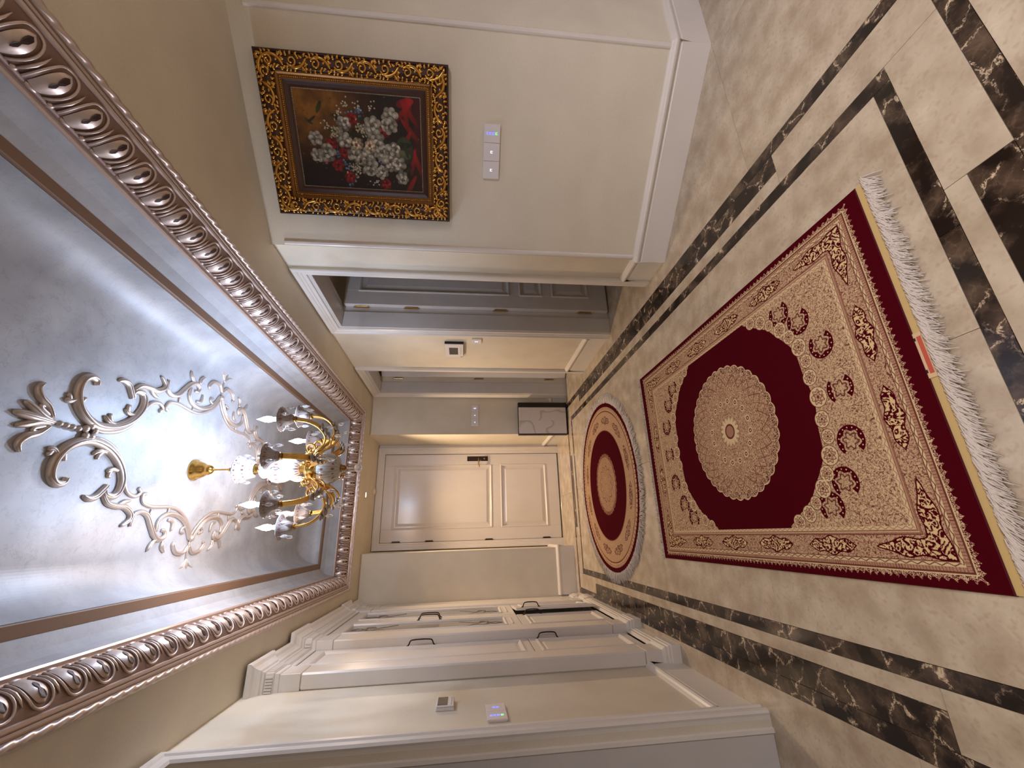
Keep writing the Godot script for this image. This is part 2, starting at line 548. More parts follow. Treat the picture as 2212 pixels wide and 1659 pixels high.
func make_ceiling() -> void:
	var c := struct("ceiling", "beige lower ceiling around a raised silver plaster tray", "ceiling")
	for r in [[-3.3, TX0, -6.6, 4.1], [TX1, 5.2, -6.6, 4.1], [TX0, TX1, -6.6, TZ0], [TX0, TX1, TZ1, 4.1]]:
		box_part(Vector3(r[0], SOFFIT, r[2]), Vector3(r[1], 2.9, r[3]), "soffit", M.wall, c)
	var tf := Transform3D(Basis(Vector3(1, 0, 0), Vector3(0, 0, 1), Vector3(0, 1, 0)), Vector3.ZERO)
	var st := begin()
	ring(st, TX0, TZ0, TX1, TZ1, [Vector2(0.14, 2.388), Vector2(0.150, 2.43), Vector2(0.168, 2.462), Vector2(0.208, 2.488)], tf)
	part(st, "tray_riser", M.riser, c)
	st = begin()
	ring(st, TX0, TZ0, TX1, TZ1, [Vector2(0.208, 2.49), Vector2(0.208, 2.486), Vector2(0.246, 2.486), Vector2(0.249, 2.489), Vector2(0.249, 2.50)], tf)
	part(st, "tray_step", M.step, c)
	st = begin()
	var arc := []
	for i in 25:
		var t := PI * 0.5 * i / 24
		arc.append(Vector2(0.25 + 0.15 * (1.0 - cos(t)), 2.50 + 0.15 * sin(t)))
	ring(st, TX0, TZ0, TX1, TZ1, arc, tf)
	var d := 0.40
	quad(st, Vector3(TX0 + d, TRAY, TZ0 + d), Vector3(TX1 - d, TRAY, TZ0 + d), Vector3(TX1 - d, TRAY, TZ1 - d), Vector3(TX0 + d, TRAY, TZ1 - d))
	part(st, "tray_vault", M.plaster, c)
	box_part(Vector3(TX0, 2.82, TZ0), Vector3(TX1, 2.9, TZ1), "tray_back", M.wall, c)

	var m := struct("trim_1", "silver moulding of rope, fillets and egg tongues round the ceiling tray", "moulding")
	st = begin()
	ring(st, TX0, TZ0, TX1, TZ1, [Vector2(0.0, 2.276), Vector2(0.0, 2.270), Vector2(0.022, 2.268), Vector2(0.0225, 2.276), Vector2(0.028, 2.277), Vector2(0.030, 2.270), Vector2(0.037, 2.270), Vector2(0.038, 2.278), Vector2(0.041, 2.279), Vector2(0.043, 2.272), Vector2(0.051, 2.274), Vector2(0.052, 2.284)], tf)
	part(st, "fillets", M.silver, m)
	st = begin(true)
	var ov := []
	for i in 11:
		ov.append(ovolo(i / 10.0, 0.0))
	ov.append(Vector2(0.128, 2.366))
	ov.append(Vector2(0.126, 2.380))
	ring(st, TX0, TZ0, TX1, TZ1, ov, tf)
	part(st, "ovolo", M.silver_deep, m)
	st = begin()
	ring(st, TX0, TZ0, TX1, TZ1, [Vector2(0.126, 2.380), Vector2(0.136, 2.378), Vector2(0.142, 2.383), Vector2(0.142, 2.389), Vector2(0.138, 2.389)], tf)
	part(st, "lip", M.silver, m)
	# twisted rope along the outer edge
	var ends := [[Vector3(TX1, 0, TZ0), Vector3(TX1, 0, TZ1), Vector3(-1, 0, 0)], [Vector3(TX0, 0, TZ1), Vector3(TX0, 0, TZ0), Vector3(1, 0, 0)], [Vector3(TX0, 0, TZ0), Vector3(TX1, 0, TZ0), Vector3(0, 0, 1)], [Vector3(TX1, 0, TZ1), Vector3(TX0, 0, TZ1), Vector3(0, 0, -1)]]
	for e in ends:
		st = begin(true)
		rope(st, e[0] + Vector3(0, 2.267, 0) + e[2] * 0.011, e[1] + Vector3(0, 2.267, 0) + e[2] * 0.011, 0.0125, 0.049)
		part(st, "rope", M.silver, m)
	# egg and tongue ornaments
	var egg := egg_mesh()
	for side in 4:
		var e: Array = ends[side]
		var len: float = (e[1] - e[0]).length()
		var n := int((len - 0.2) / 0.1005)
		var t: Vector3 = (e[1] - e[0]).normalized()
		for i in n:
			var s: float = len * 0.5 + (i - (n - 1) * 0.5) * (len - 0.2) / n
			put(egg, "egg_ornament", m, Transform3D(Basis(t, Vector3(0, 1, 0), e[2]), e[0] + t * s))
		# carved leaf that covers each mitre
	for q in [[TX0, TZ0, 1, 1], [TX1, TZ0, -1, 1], [TX0, TZ1, 1, -1], [TX1, TZ1, -1, -1]]:
		st = begin(true)
		var dir := Vector3(q[2], 0, q[3])
		for w in [-0.35, 0.0, 0.35]:
			var pts := []
			var rad := []
			for i in 9:
				var o := ovolo(0.05 + 0.95 * i / 8.0, 0.003)
				var lat: Vector3 = Vector3(-q[3], 0, q[2]) * w * 0.06 * sin(PI * i / 9.0)
				pts.append(Vector3(q[0], 0, q[1]) + dir * o.x + lat + Vector3(0, o.y, 0))
				rad.append(0.003 + 0.009 * sin(PI * (i + 0.6) / 9.2))
			tube(st, pts, rad, 6)
		part(st, "corner_leaf", M.silver, m)

func ovolo(t: float, h: float) -> Vector2:
	var a := t * PI * 0.5
	return Vector2(0.052 + (0.070 + h) * sin(a), 2.362 - (0.079 + h) * cos(a))

func egg_mesh() -> ArrayMesh:
	var st := begin(true)
	var pts := []
	var on := func(s: float, t: float, h: float) -> Vector3:
		var o := ovolo(t, h)
		return Vector3(s, o.y, o.x)
	for p in catmull([Vector2(-0.030, 1.0), Vector2(-0.037, 0.7), Vector2(-0.036, 0.42), Vector2(-0.024, 0.17), Vector2(0.0, 0.09), Vector2(0.024, 0.17), Vector2(0.036, 0.42), Vector2(0.037, 0.7), Vector2(0.030, 1.0)], 3):
		pts.append(on.call(p.x, p.y, 0.002))
	tube(st, pts, [0.0036], 6)
	var pin := []
	for p in catmull([Vector2(-0.018, 0.98), Vector2(-0.025, 0.7), Vector2(-0.024, 0.45), Vector2(-0.014, 0.26), Vector2(0.0, 0.20), Vector2(0.014, 0.26), Vector2(0.024, 0.45), Vector2(0.025, 0.7), Vector2(0.018, 0.98)], 3):
		pin.append(p)
	# raised tongue: strips from left edge to right edge
	var rows := pin.size() / 2
	for i in rows:
		var l0: Vector2 = pin[i]
		var l1: Vector2 = pin[i + 1]
		for k in 4:
			var f0 := k / 4.0
			var f1 := (k + 1) / 4.0
			var q := []
			for e in [[l0, f0], [l1, f0], [l1, f1], [l0, f1]]:
				var w: float = -e[0].x
				q.append(on.call(lerpf(-w, w, e[1]), e[0].y, 0.0012 + 0.0065 * sin(PI * e[1])))
			quad(st, q[0], q[1], q[2], q[3])
	# leaf buds above the tongue and between tongues
	ball(st, Vector3(0.0, 2.367, 0.124), Vector3(0.019, 0.008, 0.008), 8, 5)
	ball(st, Vector3(0.05, 2.366, 0.122), Vector3(0.010, 0.012, 0.008), 8, 5)
	var dart := []
	for i in 5: dart.append(on.call(0.05, 0.25 + 0.7 * i / 4.0, 0.002))
	tube(st, dart, [0.001, 0.0035, 0.005, 0.0045, 0.003], 6)
	st.generate_normals()
	var m := st.commit()
	m.surface_set_material(0, M.silver)
	st = begin()
	# dark keyhole patch over the tongue: brown wash plus the shade of a hollow
	var key := PackedVector2Array()
	for p in catmull([Vector2(0, 0.27), Vector2(0.008, 0.33), Vector2(0.0075, 0.45), Vector2(0.0025, 0.53), Vector2(0.006, 0.62), Vector2(0.0, 0.72), Vector2(-0.006, 0.62), Vector2(-0.0025, 0.53), Vector2(-0.0075, 0.45), Vector2(-0.008, 0.33)], 2): key.append(p)
	var idx := Geometry2D.triangulate_polygon(key)
	for i in range(0, idx.size(), 3):
		for j in 3:
			var p := key[idx[i + j]]
			st.add_vertex(on.call(p.x, p.y, 0.0086))
	st.generate_normals()
	st.commit(m)
	m.surface_set_material(1, M.patina)
	return m

func rope(st: SurfaceTool, a: Vector3, b: Vector3, r: float, pitch: float) -> void:
	var len := (b - a).length()
	var t := (b - a) / len
	var s := t.cross(Vector3(0, 1, 0)).normalized()
	var n := int(len / pitch * 7.0)
	var seg := 10
	var prev := []
	for i in n + 1:
		var x := len * i / n
		var c := []
		for k in seg:
			var ang := TAU * k / seg
			var rr: float = r * (0.66 + 0.34 * abs(cos(ang * 1.0 - PI * x / pitch)))
			c.append(a + t * x + s * (cos(ang) * rr) + Vector3(0, sin(ang) * rr, 0))
		if i > 0:
			for k in seg:
				quad(st, prev[k], c[k], c[(k + 1) % seg], prev[(k + 1) % seg])
		prev = c

# ------------------------------------------------------------------ skirting and wall beads
const SKIRT := [Vector2(0, 0), Vector2(0.015, 0), Vector2(0.015, 0.146), Vector2(0.012, 0.150), Vector2(0.012, 0.158), Vector2(0.020, 0.163), Vector2(0.026, 0.172), Vector2(0.027, 0.181), Vector2(0.022, 0.190), Vector2(0.013, 0.195), Vector2(0.010, 0.200), Vector2(0, 0.202)]

func skirt(called: String, label: String, runs: Array) -> void:
	var o := struct(called, label, "skirting board")
	for r in runs:
		var st := begin()
		var t: Vector3 = (r[1] - r[0]).normalized()
		var n := Vector3(0, 1, 0).cross(t)
		if n.dot(r[2]) < 0: n = -n
		run(st, SKIRT, r[0], r[1], n, Vector3(0, 1, 0), r[3], r[4])
		part(st, "board", M.white, o)

func make_baseboards() -> void:
	var k := 0.43
	skirt("baseboard_left", "cream skirting between the left doorway and the cupboards", [[Vector3(-0.71, 0, -1.947), Vector3(-0.71, 0, -2.588), Vector3(1, 0, 0), 0.0, 0.0]])
	skirt("baseboard_right", "cream skirting along the wall with grey doors", [
		[Vector3(1.56, 0, -2.024), Vector3(1.56, 0, -2.238), Vector3(-1, 0, 0), -k, 0.0],
		[Vector3(1.56, 0, -3.105), Vector3(1.56, 0, -3.842), Vector3(-1, 0, 0), 0.0, 0.0]])
	skirt("baseboard_right_near", "cream skirting under the painting and round the corner", [
		[OBL_A, OBL_B, Vector3(-1, 0, 1), -k, k],
		[Vector3(5.1, 0, -1.264), OBL_A, Vector3(0, 0, 1), 0.0, k]])
	skirt("baseboard_far", "cream skirting at the entrance recess", [
		[Vector3(1.56, 0, -4.741), Vector3(1.10, 0, -4.741), Vector3(0, 0, 1), -1.0, 1.0],
		[Vector3(1.10, 0, -4.741), Vector3(1.10, 0, -5.335), Vector3(-1, 0, 0), -1.0, 0.0],
		[Vector3(-0.15, 0, -4.83), Vector3(-0.62, 0, -4.83), Vector3(0, 0, 1), -1.0, 0.0],
		[Vector3(-0.15, 0, -4.83), Vector3(-0.15, 0, -5.335), Vector3(1, 0, 0), -1.0, 0.0]])
	# half-round beads that frame the slanting wall
	var o := struct("trim_2", "slim cream beads edging the slanting wall", "moulding")
	var prof := [Vector2(-0.013, 0), Vector2(-0.012, 0.005), Vector2(-0.006, 0.010), Vector2(0.004, 0.010), Vector2(0.010, 0.006), Vector2(0.013, 0)]
	var dir := (OBL_B - OBL_A).normalized()
	var nrm := Vector3(-0.7222, 0, 0.6917)
	for s in [0.016, 1.036]:
		var st := begin()
		var a: Vector3 = OBL_A + dir * s
		run(st, prof, a + Vector3(0, 0.2, 0), a + Vector3(0, 2.20, 0), dir, nrm)
		part(st, "bead", M.white, o)

# ------------------------------------------------------------------ joinery
const CASING := [Vector2(0, 0), Vector2(0, 0.020), Vector2(0.006, 0.026), Vector2(0.020, 0.028), Vector2(0.030, 0.022), Vector2(0.034, 0.017), Vector2(0.048, 0.018), Vector2(0.053, 0.012), Vector2(0.072, 0.012), Vector2(0.074, 0.008), Vector2(0.074, -0.02)]

# door leaf with stacked panels: local x from the hinge, y up, face at z = 0
func leaf(parent: Node, called: String, w: float, h: float, t: float, px0: float, px1: float, rows: Array, m: Material, tf: Transform3D, sunk := 0.012, wide := 0.055) -> MeshInstance3D:
	var st := begin()
	bx(st, Vector3(0, 0, -t), Vector3(px0, h, 0), 0.002)
	bx(st, Vector3(px1, 0, -t), Vector3(w, h, 0), 0.002)
	var y := 0.0
	for r in rows:
		bx(st, Vector3(px0, y, -t), Vector3(px1, r[0], 0), 0.0015)
		y = r[1]
	bx(st, Vector3(px0, y, -t), Vector3(px1, h, 0), 0.0015)
	var o := part(st, called, m, parent, tf)
	for r in rows:
		st = begin()
		ring(st, px0, r[0], px1, r[1], [Vector2(-0.008, 0.0), Vector2(-0.006, 0.006), Vector2(0.002, 0.008), Vector2(0.008, 0.003), Vector2(0.016, -sunk), Vector2(0.030, -sunk), Vector2(wide, -0.003), Vector2(wide + 0.004, -0.003)])
		var k := wide + 0.004
		quad(st, Vector3(px0 + k, r[0] + k, -0.003), Vector3(px1 - k, r[0] + k, -0.003), Vector3(px1 - k, r[1] - k, -0.003), Vector3(px0 + k, r[1] - k, -0.003))
		bx(st, Vector3(px0, r[0], -t), Vector3(px1, r[1], -t + 0.01))
		part(st, "panel", m, o)
	return o

func hinge(parent: Node, at: Vector3, turn: float, m: Material, h := 0.1) -> void:
	var st := begin()
	bx(st, Vector3(-0.016, -h * 0.5, -0.0015), Vector3(-0.002, h * 0.5, 0.002), 0.0008)
	bx(st, Vector3(0.002, -h * 0.5, -0.0015), Vector3(0.016, h * 0.5, 0.002), 0.0008)
	tube(st, [Vector3(0, -h * 0.5 - 0.004, 0.004), Vector3(0, h * 0.5 + 0.004, 0.004)], [0.0055], 8)
	ball(st, Vector3(0, h * 0.5 + 0.007, 0.004), Vector3(0.005, 0.006, 0.005), 8, 4)
	ball(st, Vector3(0, -h * 0.5 - 0.007, 0.004), Vector3(0.005, 0.006, 0.005), 8, 4)
	part(st, "hinge", m, parent, Transform3D(Basis(Vector3(0, 1, 0), turn), at))

func make_doors() -> void:
	# two grey doors that stand open into rooms on the right
	var spec := [["door_1", "grey panelled door opened wide, beside the painting wall", -3.10, -2.238, -2.982, 0.02],
		["door_2", "grey door standing half open next to the far corner", -4.705, -3.846, -4.590, -0.72]]
	for s in spec:
		var zf: float = s[2]
		var zn: float = s[3]
		var d := struct(s[0], s[1], "door", Vector3(1.56, 0, (zf + zn) * 0.5))
		var w := zn - zf
		var tf := Transform3D(Basis(Vector3(0, 1, 0), -PI / 2), Vector3(0, 0, -w * 0.5))
		var st := begin()
		ring(st, 0, 0, w, 2.262, CASING, tf, "LTR")
		part(st, "casing", M.white, d)
		var x0 := 0.074
		var x1 := w - 0.074
		st = begin()
		bx(st, tf * Vector3(x0 - 0.014, 0, -0.205), tf * Vector3(x0, 2.188, -0.001), 0.001)
		bx(st, tf * Vector3(x0, 0, -0.135), tf * Vector3(x0 + 0.012, 2.176, -0.001), 0.001)
		part(st, "jamb", M.grey, d)
		st = begin()
		bx(st, tf * Vector3(x1, 0, -0.205), tf * Vector3(x1 + 0.014, 2.188, -0.001), 0.001)
		part(st, "jamb", M.grey, d)
		st = begin()
		bx(st, tf * Vector3(x0, 2.176, -0.205), tf * Vector3(x1, 2.19, -0.001), 0.001)
		bx(st, tf * Vector3(x0 + 0.012, 2.164, -0.135), tf * Vector3(x1, 2.176, -0.001), 0.001)
		part(st, "head_lining", M.grey, d)
		var hz: float = s[4] - (zf + zn) * 0.5
		var turn: float = s[5]
		var lt := Transform3D(Basis(Vector3(0, 1, 0), turn), Vector3(0.186, 0.012, hz))
		leaf(d, "door_leaf", 0.70, 2.15, 0.042, 0.127, 0.573, [[0.165, 0.468], [0.565, 0.745], [0.84, 2.04]], M.grey, lt)
		var hs := [2.03, 1.64, 0.92, 0.205] if s[0] == "door_1" else [1.98, 1.05, 0.2]
		for y in hs:
			hinge(d, Vector3(0.181, y, hz - 0.032), -PI / 2, M.hinge, 0.1)

func make_entry_door() -> void:
	var d := struct("door_3", "glossy cream entrance door with two panels in the end recess", "door", Vector3(0.4625, 0, -5.335))
	var ox := -0.4625
	var st := begin()
	var prof := [Vector2(0, 0), Vector2(0, 0.030), Vector2(0.006, 0.034), Vector2(0.022, 0.034), Vector2(0.026, 0.028), Vector2(0.034, 0.028), Vector2(0.040, 0.022), Vector2(0.058, 0.022), Vector2(0.064, 0.016), Vector2(0.080, 0.016), Vector2(0.083, 0.010), Vector2(0.083, -0.03)]
	ring(st, -0.14 + ox, 0, 1.066 + ox, 2.272, prof, Transform3D.IDENTITY, "LTR")
	bx(st, Vector3(1.062 + ox, 0, -0.01), Vector3(1.099 + ox, 2.272, 0.006), 0.0)
	part(st, "casing", M.gloss, d)
	box_part(Vector3(-0.14 + ox, 0, -0.084), Vector3(1.099 + ox, 2.262, -0.06), "backing", M.gloss, d)
	var l := leaf(d, "door_leaf", 1.032, 2.176, 0.045, 0.146, 0.892, [[0.165, 0.735], [0.86, 2.045]], M.gloss, Transform3D(Basis.IDENTITY, Vector3(-0.054 + ox, 0.010, -0.004)), 0.014, 0.062)
	st = begin()
	bx(st, Vector3(0.944, 0.90, 0.0), Vector3(1.004, 1.163, 0.006), 0.003)
	part(st, "lock_plate", M.bronze, l)
	st = begin(true)
	tube(st, [Vector3(0.974, 1.02, 0.004), Vector3(0.974, 1.02, 0.045)], [0.010], 10)
	tube(st, catmull([Vector3(0.974, 1.02, 0.045), Vector3(0.95, 1.022, 0.05), Vector3(0.90, 1.018, 0.05), Vector3(0.865, 1.012, 0.046)], 4), [0.008], 8)
	part(st, "lever_handle", M.brass_dark, l)
	st = begin(true)
	tube(st, [Vector3(0.974, 0.945, 0.004), Vector3(0.974, 0.945, 0.02)], [0.011], 10)
	part(st, "key_cylinder", M.hinge, l)
	st = begin(true)
	var lp := []
	for i in 13: lp.append(Vector3(0.95 - 0.022 * (1.0 - cos(TAU * i / 12.0)), 1.012 - 0.05 * (i / 12.0) * 0.2 + 0.012 * sin(TAU * i / 12.0), 0.058))
	tube(st, lp, [0.0012], 5)
	part(st, "cord_loop", M.candle, l)
	for y in [2.0, 1.615, 0.905, 0.2]:
		hinge(d, Vector3(-0.056 + ox, y, 0.004), 0.0, M.bronze, 0.088)
	box_part(Vector3(-0.06 + ox, 0.0, -0.05), Vector3(0.98 + ox, 0.009, 0.0), "gap_shade_strip", M.black, d)  # black strip painted in for the shade under the door leaf

func make_left_opening() -> void:
	var d := struct("door_4", "cream stepped casing of the wide doorway in the left wall", "door casing", Vector3(-0.71, 0, -1.945))
	var p := [Vector2(0, 0), Vector2(0.003, 0.022), Vector2(0.012, 0.028), Vector2(0.034, 0.030), Vector2(0.040, 0.024), Vector2(0.056, 0.024), Vector2(0.062, 0.030), Vector2(0.078, 0.028), Vector2(0.086, 0.020), Vector2(0.084, 0.012), Vector2(0.084, -0.026), Vector2(0.093, -0.030), Vector2(0.095, -0.042), Vector2(0.088, -0.048), Vector2(0.088, -0.29)]
	var st := begin()
	run(st, p.slice(0, 14), Vector3(0, 0, 0), Vector3(0, 2.262, 0), Vector3(0, 0, 1), Vector3(1, 0, 0), 0.0, -1.0, false)
	part(st, "side_casing", M.white, d)
	st = begin()
	run(st, p.slice(0, 14), Vector3(0, 2.262, 0), Vector3(0, 2.262, 1.5), Vector3(0, -1, 0), Vector3(1, 0, 0), 1.0, 0.0, false)
	part(st, "head_casing", M.white, d)
	box_part(Vector3(-0.29, 0, 0.05), Vector3(-0.046, 2.175, 0.088), "jamb_lining", M.grey, d, 0.002)
	box_part(Vector3(-0.19, 0, 0.0885), Vector3(-0.15, 2.175, 0.096), "door_stop", M.grey, d, 0.002)
	box_part(Vector3(-0.29, 2.174, 0.05), Vector3(-0.03, 2.19, 1.4), "head_lining", M.grey, d, 0.002)

# plan path (x, z) followed by a profile (out, up); mitred corners
func follow(st: SurfaceTool, path: Array, prof: Array, y0: float) -> void:
	var mit := []
	for i in path.size():
		var n0 := Vector2.ZERO
		var n1 := Vector2.ZERO
		if i > 0:
			var e: Vector2 = (path[i] - path[i - 1]).normalized()
			n0 = Vector2(-e.y, e.x)
		if i < path.size() - 1:
			var e: Vector2 = (path[i + 1] - path[i]).normalized()
			n1 = Vector2(-e.y, e.x)
		if i == 0: mit.append(n1)
		elif i == path.size() - 1: mit.append(n0)
		else:
			var m := n0 + n1
			mit.append(m / max(0.2, m.dot(n0)))
	for i in path.size() - 1:
		for k in prof.size() - 1:
			var q := []
			for e in [[i, k], [i, k + 1], [i + 1, k + 1], [i + 1, k]]:
				var v: Vector2 = path[e[0]] + mit[e[0]] * prof[e[1]].x
				q.append(Vector3(v.x, y0 + prof[e[1]].y, v.y))
			quad(st, q[0], q[1], q[2], q[3])

const CORNICE := [Vector2(0, -0.004), Vector2(0.005, 0), Vector2(0.005, 0.020), Vector2(0.011, 0.023), Vector2(0.011, 0.062), Vector2(0.018, 0.066), Vector2(0.022, 0.075), Vector2(0.030, 0.080), Vector2(0.036, 0.092), Vector2(0.046, 0.104), Vector2(0.060, 0.112), Vector2(0.066, 0.118), Vector2(0.066, 0.132), Vector2(0.060, 0.136), Vector2(0, 0.137)]
const PLINTH := [Vector2(0, 0), Vector2(0.028, 0), Vector2(0.028, 0.050), Vector2(0.024, 0.056), Vector2(0.024, 0.066), Vector2(0.018, 0.072), Vector2(0.018, 0.084), Vector2(0.010, 0.092), Vector2(0, 0.098)]

func pull(parent: Node, at: Vector3, len: float) -> void:
	var st := begin(true)
	var h := len * 0.5
	tube(st, catmull([Vector3(0, -h + 0.006, 0.002), Vector3(0, -h + 0.016, 0.012), Vector3(0, -h + 0.024, 0.030), Vector3(0, -h + 0.040, 0.036), Vector3(0, 0, 0.038), Vector3(0, h - 0.040, 0.036), Vector3(0, h - 0.024, 0.030), Vector3(0, h - 0.016, 0.012), Vector3(0, h - 0.006, 0.002)], 3), [0.0042], 7)
	for s in [-1, 1]: ball(st, Vector3(0, s * (h - 0.008), 0.002), Vector3(0.008, 0.012, 0.004), 8, 5)
	part(st, "handle", M.bronze, parent, Transform3D(Basis.IDENTITY, at))

func pilaster(parent: Node, x0: float, x1: float, z: float, side0: bool) -> void:
	var st := begin()
	bx(st, Vector3(x0, 0.09, 0), Vector3(x1, 0.19, z), 0.0015)
	bx(st, Vector3(x0, 2.02, 0), Vector3(x1, 2.125, z), 0.0015)
	bx(st, Vector3(x0, 0.19, 0), Vector3(x1, 2.02, z), 0.008)
	part(st, "pilaster", M.white, parent)

func dentils(parent: Node, path: Array, y: float) -> void:
	var st := begin()
	for i in path.size() - 1:
		var a: Vector2 = path[i]
		var b: Vector2 = path[i + 1]
		var e := (b - a).normalized()
		var n := Vector2(-e.y, e.x)
		var len := (b - a).length()
		var cnt: int = max(1, int(len / 0.0125))
		for k in cnt:
			var c := a + e * (len * (k + 0.5) / cnt) + n * 0.011
			var hx := Vector3(e.x, 0, e.y) * 0.0036
			var o := Vector3(c.x, y, c.y)
			var nn := Vector3(n.x, 0, n.y)
			var q := [o - hx + Vector3(0, -0.017, 0), o + hx + Vector3(0, -0.017, 0), o + hx + Vector3(0, 0.017, 0), o - hx + Vector3(0, 0.017, 0)]
			var f := []
			for v in q: f.append(v + nn * 0.006)
			quad(st, f[0], f[1], f[2], f[3])
			for j in 4: quad(st, q[j], q[(j + 1) % 4], f[(j + 1) % 4], f[j])
	part(st, "dentil_row", M.white, parent).set_meta("kind", "stuff")

func cabinet(label: String, z_near: float, path: Array, front: float) -> Node3D:
	var u := thing("built_in_cabinet", label, "cabinet", Vector3(-0.71, 0, z_near), PI / 2)
	var st := begin()
	follow(st, path, CORNICE, 2.122)
	part(st, "cornice", M.white, u)
	st = begin()
	follow(st, path, PLINTH, 0.0)
	part(st, "plinth", M.white, u)
	var wid := 0.0
	for p in path: wid = max(wid, p.x)
	# open-fronted carcass behind the doors
	st = begin()
	bx(st, Vector3(0.03, 0.06, 0.001), Vector3(wid - 0.03, 2.12, 0.008))
	for yy in [0.09, 0.775, 2.10]: bx(st, Vector3(0.03, yy - 0.009, 0.008), Vector3(wid - 0.03, yy + 0.009, front - 0.024))
	part(st, "carcass", M.white, u)
	dentils(u, path, 2.165)
	return u

func make_cabinets() -> void:
	# near narrow cupboard
	var a := cabinet("narrow cream cupboard bay nearest the left wall switches, one upper and one lower door", -2.588, [Vector2(0, 0), Vector2(0, 0.077), Vector2(0.148, 0.077), Vector2(0.148, 0.062), Vector2(0.541, 0.062)], 0.06)
	pilaster(a, 0.0, 0.148, 0.077, true)
	var u := leaf(a, "upper_door", 0.388, 1.335, 0.02, 0.055, 0.333, [[0.055, 1.27]], M.white, Transform3D(Basis.IDENTITY, Vector3(0.150, 0.782, 0.060)), 0.008, 0.035)
	pull(u, Vector3(0.352, 0.685, 0.0), 0.185)
	u = leaf(a, "lower_door", 0.388, 0.665, 0.02, 0.055, 0.333, [[0.06, 0.615]], M.white, Transform3D(Basis.IDENTITY, Vector3(0.150, 0.112, 0.060)), 0.008, 0.035)
	pull(u, Vector3(0.352, 0.54, 0.0), 0.155)
	# wide projecting middle cupboard
	var b := cabinet("wide projecting cream cupboard bay with two glazed doors and four handles", -3.130, [Vector2(0, 0.064), Vector2(0, 0.113), Vector2(0.158, 0.113), Vector2(0.158, 0.103), Vector2(1.12, 0.103), Vector2(1.12, 0.113), Vector2(1.27, 0.113), Vector2(1.27, 0.064)], 0.1)
	pilaster(b, 0.0, 0.158, 0.113, true)
	pilaster(b, 1.12, 1.27, 0.113, false)
	for s in [0, 1]:
		var x0: float = 0.160 if s == 0 else 0.642
		var st := begin()
		var w := 0.476
		var g0 := 0.098
		bx(st, Vector3(0, 0, -0.02), Vector3(g0, 1.335, 0), 0.002)
		bx(st, Vector3(w - g0, 0, -0.02), Vector3(w, 1.335, 0), 0.002)
		bx(st, Vector3(g0, 0, -0.02), Vector3(w - g0, 0.115, 0), 0.002)
		bx(st, Vector3(g0, 1.24, -0.02), Vector3(w - g0, 1.335, 0), 0.002)
		ring(st, g0 - 0.012, 0.103, w - g0 + 0.012, 1.252, [Vector2(0, 0), Vector2(0.002, 0.007), Vector2(0.008, 0.007), Vector2(0.014, -0.004), Vector2(0.014, -0.012)])
		bx(st, Vector3(0.12, 0.055, 0.0), Vector3(w - 0.12, 0.068, 0.006), 0.003)
		var dr := part(st, "upper_door", M.white, b, Transform3D(Basis.IDENTITY, Vector3(x0, 0.782, 0.100)))
		st = begin()
		bx(st, Vector3(g0, 0.115, -0.012), Vector3(w - g0, 1.24, -0.008))
		part(st, "glass_pane", M.pane, dr)
		for e in [[0.13, 1], [1.225, -1]]:
			st = begin(true)
			var c := w * 0.5
			for sx in [-1, 1]:
				tube(st, catmull([Vector3(c, e[0], -0.007), Vector3(c + sx * 0.030, e[0] + e[1] * 0.05, -0.007), Vector3(c + sx * 0.008, e[0] + e[1] * 0.10, -0.007), Vector3(c + sx * 0.045, e[0] + e[1] * 0.14, -0.007), Vector3(c + sx * 0.02, e[0] + e[1] * 0.19, -0.007), Vector3(c + sx * 0.055, e[0] + e[1] * 0.25, -0.007), Vector3(c + sx * 0.10, e[0] + e[1] * 0.32, -0.007)], 4), [0.0045], 5, Vector3(0, 0, 1), 0.25)
				tube(st, catmull([Vector3(c + sx * 0.02, e[0] + e[1] * 0.12, -0.007), Vector3(c + sx * 0.06, e[0] + e[1] * 0.10, -0.007), Vector3(c + sx * 0.075, e[0] + e[1] * 0.15, -0.007), Vector3(c + sx * 0.05, e[0] + e[1] * 0.17, -0.007)], 4), [0.004], 5, Vector3(0, 0, 1), 0.25)
			part(st, "etched_scroll", M.etch, dr)
		pull(dr, Vector3(0.44 if s == 0 else 0.036, 0.685, 0.0), 0.185)
		var lw := 0.476
		var hingex: float = x0 if s == 0 else x0 + lw
		var sw: float = 0.0 if s == 0 else 0.095
		var bas := Basis(Vector3(0, 1, 0), sw)
		var org := Vector3(hingex, 0.112, 0.100) if s == 0 else Vector3(hingex, 0.112, 0.100) + bas * Vector3(-lw, 0, 0)
		var ld := leaf(b, "lower_door", lw, 0.665, 0.02, 0.075, lw - 0.075, [[0.06, 0.60]], M.white, Transform3D(bas, org), 0.008, 0.035)
		pull(ld, Vector3(0.442 if s == 0 else 0.034, 0.54, 0.0), 0.155)
	# far narrow cupboard, mostly hidden behind the projecting bay
	var c := cabinet("narrow cream cupboard bay against the far wall, mostly hidden", -4.401, [Vector2(0.0, 0.062), Vector2(0.275, 0.062), Vector2(0.275, 0.077), Vector2(0.42, 0.077)], 0.06)
	pilaster(c, 0.275, 0.42, 0.077, false)
	leaf(c, "upper_door", 0.27, 1.335, 0.02, 0.045, 0.225, [[0.055, 1.27]], M.white, Transform3D(Basis.IDENTITY, Vector3(0.003, 0.782, 0.060)), 0.008, 0.035)
	leaf(c, "lower_door", 0.27, 0.665, 0.02, 0.045, 0.225, [[0.06, 0.60]], M.white, Transform3D(Basis.IDENTITY, Vector3(0.003, 0.112, 0.060)), 0.008, 0.035)

# ------------------------------------------------------------------ rugs
const CRIMSON := Vector3(70, 3, 15)
const CREAM := Vector3(206, 185, 145)
const ROSE := Vector3(158, 116, 94)
const BROWN := Vector3(102, 56, 46)

